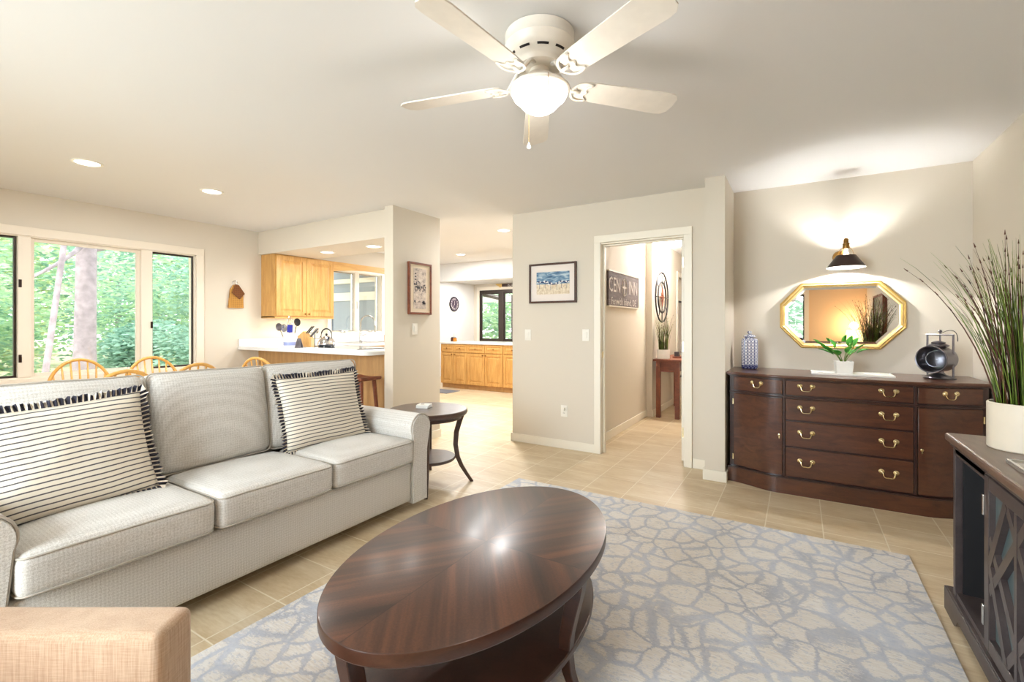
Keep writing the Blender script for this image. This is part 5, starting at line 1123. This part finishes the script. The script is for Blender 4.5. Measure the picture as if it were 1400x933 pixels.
# back cabinets (row at y = 7.25)
CB0, CBW = -6.10, 0.0
def base_cab(x0_, x1_, name, label, nd=2):
    t = thing(name, label, 'cabinet', ((x0_ + x1_) / 2, 7.5, 0), 0, None)
    obj('body', B((x0_, x1_, 7.27, 7.85, .09, .875)), 'oak', t); obj('toe_kick', B((x0_, x1_, 7.31, 7.85, 0, .09)), 'oak_dull', t)
    w = (x1_ - x0_) / nd
    for i in range(nd):
        a0, a1 = x0_ + i * w + .006, x0_ + (i + 1) * w - .006; mid = (a0 + a1) / 2
        raised_door(t, 7.27, a0, a1, .715, .865, face='y', knob=(mid, .79), name='drawer', s=.03)
        raised_door(t, 7.27, a0, a1, .10, .70, face='y', knob=((a1 - .03) if i % 2 == 0 else (a0 + .03), .67), s=.05)
for i, (xa, xb, lb) in enumerate(((-6.12, -5.47, 'honey oak base cabinet at the left of the far row seen through the passage'), (-5.465, -4.64, 'honey oak base cabinet in the middle of the far row seen through the passage'), (-4.635, -3.84, 'honey oak base cabinet at the right of the far row, cut by the wall'))): base_cab(xa, xb, 'base_cabinet', lb)
w2 = obj('worktop', B((-6.14, -3.82, 7.235, 7.90, .877, .915)), 'counter', bevel=0.004); origin(w2); tag(w2, 'white worktop on the far row of oak base cabinets', 'worktop')
# oil bottle and amber jars on the far worktop
def jar(x, y, h, r, m, nm, lb, cat='jar'):
    t = thing(nm, lb, cat, (x, y, .915)); bm = bmesh.new(); lathe(bm, [(r * .9, 0), (r, .006), (r, h * .75), (r * .6, h * .88), (r * .6, h * .9)], seg=20); obj('glass_body', bm, m, t, smooth=True, local=True)
    bm = bmesh.new(); lathe(bm, [(r * .66, h * .88), (r * .66, h), (r * .5, h * 1.02)], seg=16); obj('lid', bm, 'black', t, smooth=True, local=True)
M['amber'] = plain('amber_glass', rgb(214, 130, 40), 0.15, var=0.2)
jar(-6.02, 7.50, .085, .036, plain('brown_glass', rgb(90, 52, 30), .2), 'brown_jar', 'dark brown jar beside the amber jar on the far worktop'); jar(-5.93, 7.47, .082, .04, 'amber', 'amber_jar', 'amber orange jar on the far white worktop')
bm = bmesh.new(); lathe(bm, [(.018, 0), (.02, .005), (.02, .09), (.008, .12), (.008, .15), (.01, .155)], (-6.07, 7.62, .915), 16); o = obj('glass_bottle', bm, 'lens', smooth=True); origin(o); tag(o, 'small clear glass bottle behind the brown jar on the far worktop', 'bottle')
# dark mat on the passage floor
o = obj('floor_mat', B((-6.1, -5.45, 6.62, 7.02, 0.001, .010)), plain('grey_mat', rgb(120, 122, 130), .9), bevel=.003); origin(o); tag(o, 'grey floor mat in front of the far oak cabinets', 'mat')
# clock on the far left wall
cl = thing('wall_clock', 'round dark wall clock with pale Roman numerals on the far white wall', 'clock', (-7.45, 9.34, 1.778)); yc, zc, r_ = 9.34, 1.778, .181
Rc = Matrix.Translation((-7.45, yc, zc)) @ Matrix.Rotation(PI / 2, 4, 'Y')
bm = bmesh.new(); lathe(bm, [(r_, 0), (r_ + .008, .01), (r_, .025), (r_ - .015, .022)], seg=40, mat=Rc, cap=False); lathe(bm, [(r_ + .004, 0.001), (0.0001, .001)], seg=40, mat=Rc, cap=False); obj('rim', bm, 'black', cl, smooth=True)
bm = bmesh.new(); lathe(bm, [(r_ - .012, .018), (0.0001, .018)], seg=40, mat=Rc, cap=False); fa = obj('dial', bm, plain('plum_dial', rgb(62, 44, 62), .6), cl)
RN = ['XII', 'I', 'II', 'III', 'IIII', 'V', 'VI', 'VII', 'VIII', 'IX', 'X', 'XI']
for k, s in enumerate(RN):
    an = PI / 2 - k * PI / 6; bm = text_bm(s, .062, .0008)
    xf(bm, Matrix.Translation((-7.429, yc + .12 * math.cos(an), zc + .12 * math.sin(an))) @ Matrix.Rotation(PI / 2, 4, 'Z') @ Matrix.Rotation(PI / 2, 4, 'X') @ Matrix.Rotation(an - PI / 2, 4, 'Z')); obj('numeral', bm, 'chalk', fa)
bm = bmesh.new(); bx(bm, -7.428, -7.426, yc - .004, yc + .004, zc - .02, zc + .075); bx(bm, -.001, .001, -.003, .003, -.01, .10, 0, Matrix.Translation((-7.425, yc, zc)) @ Matrix.Rotation(2.6, 4, 'X')); obj('hands', bm, 'chalk', cl)
# ISLAND sign board on the far wall
isg = thing('island_sign', 'dark brown ISLAND sign board high on the far wall above the window', 'sign', (-5.9, 10.19, 2.24))
bm = bmesh.new(); prism(bm, [(-6.55, 2.235), (-5.2, 2.205), (-5.2, 2.31), (-6.62, 2.31)], -10.195, -10.175, 0, Matrix.Rotation(PI / 2, 4, 'X')); obj('board', bm, plain('dark_red_board', rgb(58, 34, 26), .6), isg)
bm = text_bm('ISLAND', .085, .002); xf(bm, Matrix.Translation((-6.22, 10.172, 2.262)) @ Matrix.Rotation(PI / 2, 4, 'X')); obj('lettering', bm, 'chalk', isg)
bm = bmesh.new(); prism(bm, [(-6.74, 2.315), (-6.54, 2.315), (-6.54, 2.235), (-6.60, 2.215), (-6.64, 2.25), (-6.70, 2.28)], -10.195, -10.170, 0, Matrix.Rotation(PI / 2, 4, 'X')); obj('gilt_carving', bm, 'gold', isg, label='gilt carved end piece')

# ------------------------------------------------------------------ DINING CHAIRS (bow back)
def dining_chair(label):
    t = thing('dining_chair', label, 'chair', (0, 0, 0), 0, 'bow back dining chairs')
    bm = bmesh.new(); rbox(bm, (0, 0, .445), (.42, .42, .032), .015, 3, 6, warp=lambda p: (p.x * (1 - 0.12 * (p.y / .21 + 1) / 2 * -1 if p.y < 0 else 1), p.y, p.z - .008 * (1 - (p.x / .21) ** 2))); obj('seat', bm, 'oak_chair', t, smooth='all', local=True)
    bm = bmesh.new(); hoop = []
    for k in range(25):
        an = PI * k / 24; x = .225 * math.cos(an) * (1 if True else 0); z = .46 + .500 * (math.sin(an) ** .62); y = -.19 - .11 * (z - .46) / .52; hoop.append(Vector((x * (0.80 + .20 * min(1, (z - .46) / .3)), y, z)))
    tube(bm, hoop, .0125, 8); obj('bow', bm, 'oak_chair', t, smooth='all', local=True)
    def hz(x):
        s = math.sqrt(max(0, 1 - (x / .225) ** 2)); return .46 + .500 * s ** .62
    for k in range(-3, 4):
        xt = k * .055; zt = hz(xt); bm = bmesh.new(); tube(bm, [(k * .042, -.19, .455), (k * .05, -.19 - .055, .46 + (zt - .46) * .5), (xt, -.19 - .11 * (zt - .46) / .52, zt - .004)], [.007, .009, .006], 6); obj('spindle', bm, 'oak_chair', t, smooth='all', local=True)
    for sx_ in (-1, 1):
        for sy_ in (-1, 1):
            bm = bmesh.new(); p0, p1 = Vector((sx_ * .14, sy_ * .14, .435)), Vector((sx_ * .20, sy_ * .20, 0)); tube(bm, [p0.lerp(p1, k / 6) for k in range(7)], [.012, .018, .02, .014, .018, .015, .011], 8); obj('leg', bm, 'oak_chair', t, smooth='all', local=True)
        bm = bmesh.new(); tube(bm, [(sx_ * .172, -.172, .2), (sx_ * .172, .172, .2)], .009, 6); obj('stretcher', bm, 'oak_chair', t, smooth='all', local=True)
    bm = bmesh.new(); tube(bm, [(-.172, 0, .2), (.172, 0, .2)], .009, 6); obj('stretcher', bm, 'oak_chair', t, smooth='all', local=True)
    return t
ch = dining_chair('x')
# (x, y, rz): chair faces local +y, its bow is at local -y
spots = [(-4.82, 1.44, -PI / 2, 'honey oak bow back dining chair leftmost, in front of the wide window pane'),
         (-3.89, 1.24, PI / 2, 'honey oak bow back dining chair low in front of the leftmost one, over the sofa'),
         (-4.63, 1.88, -PI / 2, 'honey oak bow back dining chair tallest of the window side, under the right window post'),
         (-4.07, 1.735, PI / 2, 'honey oak bow back dining chair below the right narrow window pane'),
         (-4.13, 2.60, 0.3, 'honey oak bow back dining chair nearest the kitchen peninsula')]
for i, (x, y, r, lb) in enumerate(spots):
    o = ch if i == 0 else dup(ch)
    o.location = (x, y, 0); o.rotation_euler = (0, 0, r); o['label'] = lb

# ------------------------------------------------------------------ REAR OF THE ROOM (seen in the mirror)
lt = thing('lamp_table', 'small dark square table under the yellow shaded lamp in the room corner', 'side table', (0.83, -1.32, 0))
obj('top', B((0.62, 1.04, -1.53, -1.12, .60, .625)), 'espresso', lt, bevel=.004)
for x in (.64, .99):
    for y in (-1.51, -1.17): obj('leg', B((x, x + .03, y, y + .03, 0, .60)), 'espresso', lt)
lp = thing('table_lamp', 'table lamp with a glowing yellow shade reflected in the gold mirror', 'lamp', (0.86, -1.32, .625))
bm = bmesh.new(); lathe(bm, [(.06, 0), (.06, .01), (.02, .03), (.045, .12), (.05, .18), (.02, .27), (.008, .29), (.008, .40)], seg=28); obj('base', bm, 'brass_old', lp, smooth=True, local=True)
bm = bmesh.new(); lathe(bm, [(.155, .30), (.115, .53)], seg=36, cap=False); s_ = obj('shade', bm, emis('lit_shade', (1.0, .72, .30, 1), 1.6), lp, smooth='all', local=True)
light('lamp_glow', 'POINT', (0.86, -1.32, 1.24), 8, (1.0, .68, .38), shadow_soft_size=.06)
cv = thing('canvas_picture', 'dark framed landscape canvas on the right wall reflected in the mirror', 'picture', (XR, 0.25, 1.03))
a = N('dark_floral'); n1 = a.noise(a.co((1, 3, 3)), 3, 5, .6, 1.0); a.set(a.ramp(n1, [(.35, rgb(40, 36, 34)), (.5, rgb(90, 96, 70)), (.6, rgb(196, 176, 160)), (.7, rgb(90, 60, 48))]), .5)
obj('canvas', B((XR - .04, XR - .002, -.25, .72, 1.03, 1.68)), a.m, cv); obj('frame', B((XR - .055, XR - .001, -.28, -.25, 1.0, 1.71), (XR - .055, XR - .001, .72, .75, 1.0, 1.71), (XR - .055, XR - .001, -.25, .72, 1.68, 1.71), (XR - .055, XR - .001, -.25, .72, 1.0, 1.03)), 'redwood', cv)

# ------------------------------------------------------------------ OUTSIDE
g = obj('ground', B((-60, -7.6, -45, 45, -.9, -.35)), 'ground', kind='structure')
struct('ground.001', B((-7.6, 8, 10.8, 45, -.9, -.35)), 'ground'); struct('ground.002', B((-7.6, 8, -30, -1.9, -.9, -.35)), 'ground')
def foliage(bm, c, r, n, size, rnd, mi=0):
    for i in range(n):
        v = Vector((rnd.gauss(0, 1), rnd.gauss(0, 1), rnd.gauss(0, 1))).normalized() * (rnd.random() ** .4); p = Vector((c[0] + v.x * r[0], c[1] + v.y * r[1], c[2] + v.z * r[2]))
        nn = noise.noise(p * 1.3)
        if nn < -.15: continue
        s = size * rnd.uniform(.6, 1.3); q = Matrix.Rotation(rnd.uniform(0, 6.28), 3, 'Z') @ Matrix.Rotation(rnd.uniform(-1.2, 1.2), 3, 'X')
        vs = [bm.verts.new(p + q @ Vector(w)) for w in ((-s, -s * .45, 0), (0, -s * .5, s * .12), (s, 0, 0), (0, s * .5, s * .12))]
        bm.faces.new(vs).material_index = mi
def tree(name, label, x, y, trunk_r, h, lean=(0, 0), crowns=(), bark='bark', base=-.4, branches=(), seed=1, cat='tree', leafsz=.14, group=None):
    t = thing(name, label, cat, (x, y, base), 0, group); rnd = random.Random(seed)
    if trunk_r:
        bm = bmesh.new(); pts = [(x + lean[0] * k / 8, y + lean[1] * k / 8, base + h * k / 8) for k in range(9)]; tube(bm, pts, [trunk_r * (1.25 if k == 0 else 1 - .04 * k) for k in range(9)], 16)
        for (p0, p1, p2, p3, r0) in branches: tube(bm, bez(p0, p1, p2, p3, 8), [r0 * (1 - .08 * k) for k in range(9)], 8)
        obj('trunk', bm, bark, t, smooth='all')
    bm = bmesh.new(); mats = []
    for (c, r, n, m) in crowns:
        if m not in mats: mats.append(m)
        foliage(bm, c, r, n, leafsz, rnd, mats.index(m))
    if mats: obj('foliage', bm, mats, t)
    return t
# viewed through the dining window from (0,0): rays fan out towards -x
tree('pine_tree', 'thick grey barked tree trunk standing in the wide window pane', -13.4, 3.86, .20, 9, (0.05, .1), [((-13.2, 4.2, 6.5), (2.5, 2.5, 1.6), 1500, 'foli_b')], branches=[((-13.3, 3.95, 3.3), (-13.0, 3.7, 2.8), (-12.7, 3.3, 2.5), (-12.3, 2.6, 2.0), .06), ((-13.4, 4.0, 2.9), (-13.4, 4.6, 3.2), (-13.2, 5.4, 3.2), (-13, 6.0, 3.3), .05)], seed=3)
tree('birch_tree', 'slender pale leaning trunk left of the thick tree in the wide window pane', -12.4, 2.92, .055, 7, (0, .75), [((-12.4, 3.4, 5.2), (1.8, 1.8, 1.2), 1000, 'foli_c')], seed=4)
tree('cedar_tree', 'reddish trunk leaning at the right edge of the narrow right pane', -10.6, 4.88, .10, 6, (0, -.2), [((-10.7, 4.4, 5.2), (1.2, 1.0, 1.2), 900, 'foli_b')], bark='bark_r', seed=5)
rnd = random.Random(9); kinds = ['foli_a', 'foli_b', 'foli_c']
k_ = 0
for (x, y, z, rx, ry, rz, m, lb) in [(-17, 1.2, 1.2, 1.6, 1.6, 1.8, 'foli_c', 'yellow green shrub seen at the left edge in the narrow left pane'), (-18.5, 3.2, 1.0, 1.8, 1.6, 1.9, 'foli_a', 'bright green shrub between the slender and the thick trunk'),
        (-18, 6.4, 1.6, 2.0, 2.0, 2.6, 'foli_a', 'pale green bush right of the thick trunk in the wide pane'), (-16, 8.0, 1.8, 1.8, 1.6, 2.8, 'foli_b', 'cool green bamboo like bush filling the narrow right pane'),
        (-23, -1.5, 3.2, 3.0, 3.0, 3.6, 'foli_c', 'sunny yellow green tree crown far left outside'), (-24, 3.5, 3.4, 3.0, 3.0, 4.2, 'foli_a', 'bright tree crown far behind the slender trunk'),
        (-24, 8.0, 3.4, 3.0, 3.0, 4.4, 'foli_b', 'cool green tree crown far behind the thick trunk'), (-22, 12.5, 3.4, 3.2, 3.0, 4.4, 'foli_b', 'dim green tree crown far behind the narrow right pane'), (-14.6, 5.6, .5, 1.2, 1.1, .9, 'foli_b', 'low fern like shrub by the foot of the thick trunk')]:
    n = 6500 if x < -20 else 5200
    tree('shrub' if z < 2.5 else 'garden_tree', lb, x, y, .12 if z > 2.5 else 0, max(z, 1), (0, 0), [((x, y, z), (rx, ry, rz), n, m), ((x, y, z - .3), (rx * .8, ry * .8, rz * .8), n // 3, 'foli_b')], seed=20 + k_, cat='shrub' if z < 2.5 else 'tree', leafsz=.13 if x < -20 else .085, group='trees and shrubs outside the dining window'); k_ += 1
# hedge of far woods closing the view (dense crowns, one per tree)
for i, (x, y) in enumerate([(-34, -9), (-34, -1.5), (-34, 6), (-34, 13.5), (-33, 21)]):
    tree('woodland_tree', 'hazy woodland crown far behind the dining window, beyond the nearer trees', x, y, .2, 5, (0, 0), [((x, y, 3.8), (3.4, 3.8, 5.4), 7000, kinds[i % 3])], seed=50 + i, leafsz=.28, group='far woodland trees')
# greenery outside the far slider and behind the small rear window
for i, (x, y, m, lb) in enumerate([(-9.5, 14.2, 'foli_a', 'leafy green shrub outside the far slider window'), (-7.4, 15.0, 'foli_c', 'yellow green shrub outside the far slider window')]):
    tree('shrub', lb, x, y, 0, 1, (0, 0), [((x, y, 1.6), (1.5, 1.3, 2.2), 2200, m), ((x, y, 1.2), (1.2, 1.0, 1.6), 700, 'foli_b')], seed=70 + i, cat='shrub', leafsz=.12)
tree('garden_tree', 'broad green tree crown farther out beyond the far slider window', -12, 20, .15, 4, (0, 0), [((-12, 20, 3.4), (4.5, 2.6, 3.8), 4200, 'foli_a')], seed=77, leafsz=.2)
tree('garden_shrub', 'bright green shrub outside the small rear window, reflected in the mirror', -.8, -4.2, 0, 1, (0, 0), [((-.8, -4.2, 1.4), (1.6, 1.0, 1.7), 3400, 'foli_b')], seed=80, cat='shrub', leafsz=.1)
# covered porch beyond the far slider: post and rafters
po = thing('porch', 'timber porch roof and post outside the far slider window', 'porch', (-6.4, 11.6, -.35))
bm = bmesh.new(); tube(bm, [(-9.2, 10.6, 2.5), (-7.6, 13.0, 1.95)], .07, 4); obj('rafter', bm, 'dark_frame', po)
obj('beam', B((-9.6, -4.6, 12.4, 12.55, 1.98, 2.14)), 'casing', po); obj('post', B((-7.30, -7.18, 12.3, 12.42, -.35, 1.98)), 'board', po)
obj('shutter', B((-6.95, -6.1, 11.3, 11.36, .2, 2.1)), 'board', po)
# pale neighbouring wall with white beams outside the kitchen window
nb = thing('neighbouring_outbuilding', 'pale grey outbuilding with white eave boards outside the kitchen window', 'building', (-9.6, 8.6, -.35))
a = N('pale_siding'); s_ = a.n('ShaderNodeSeparateXYZ'); a.l(a.co(), s_.inputs[0]); f = a.math('FRACT', a.math('MULTIPLY', s_.outputs[2], 7)); a.set(a.ramp(f, [(.0, rgb(84, 92, 104)), (.12, rgb(104, 114, 128)), (1.0, rgb(110, 120, 134))]), .8)
obj('siding_wall', B((-9.8, -9.6, 6.4, 11.5, -.35, 3.2)), a.m, nb); obj('eave_board', B((-9.6, -9.45, 6.4, 11.5, 1.72, 1.92), (-9.6, -8.9, 6.4, 11.5, 2.05, 2.12)), 'trim', nb)
bpy.context.view_layer.update()
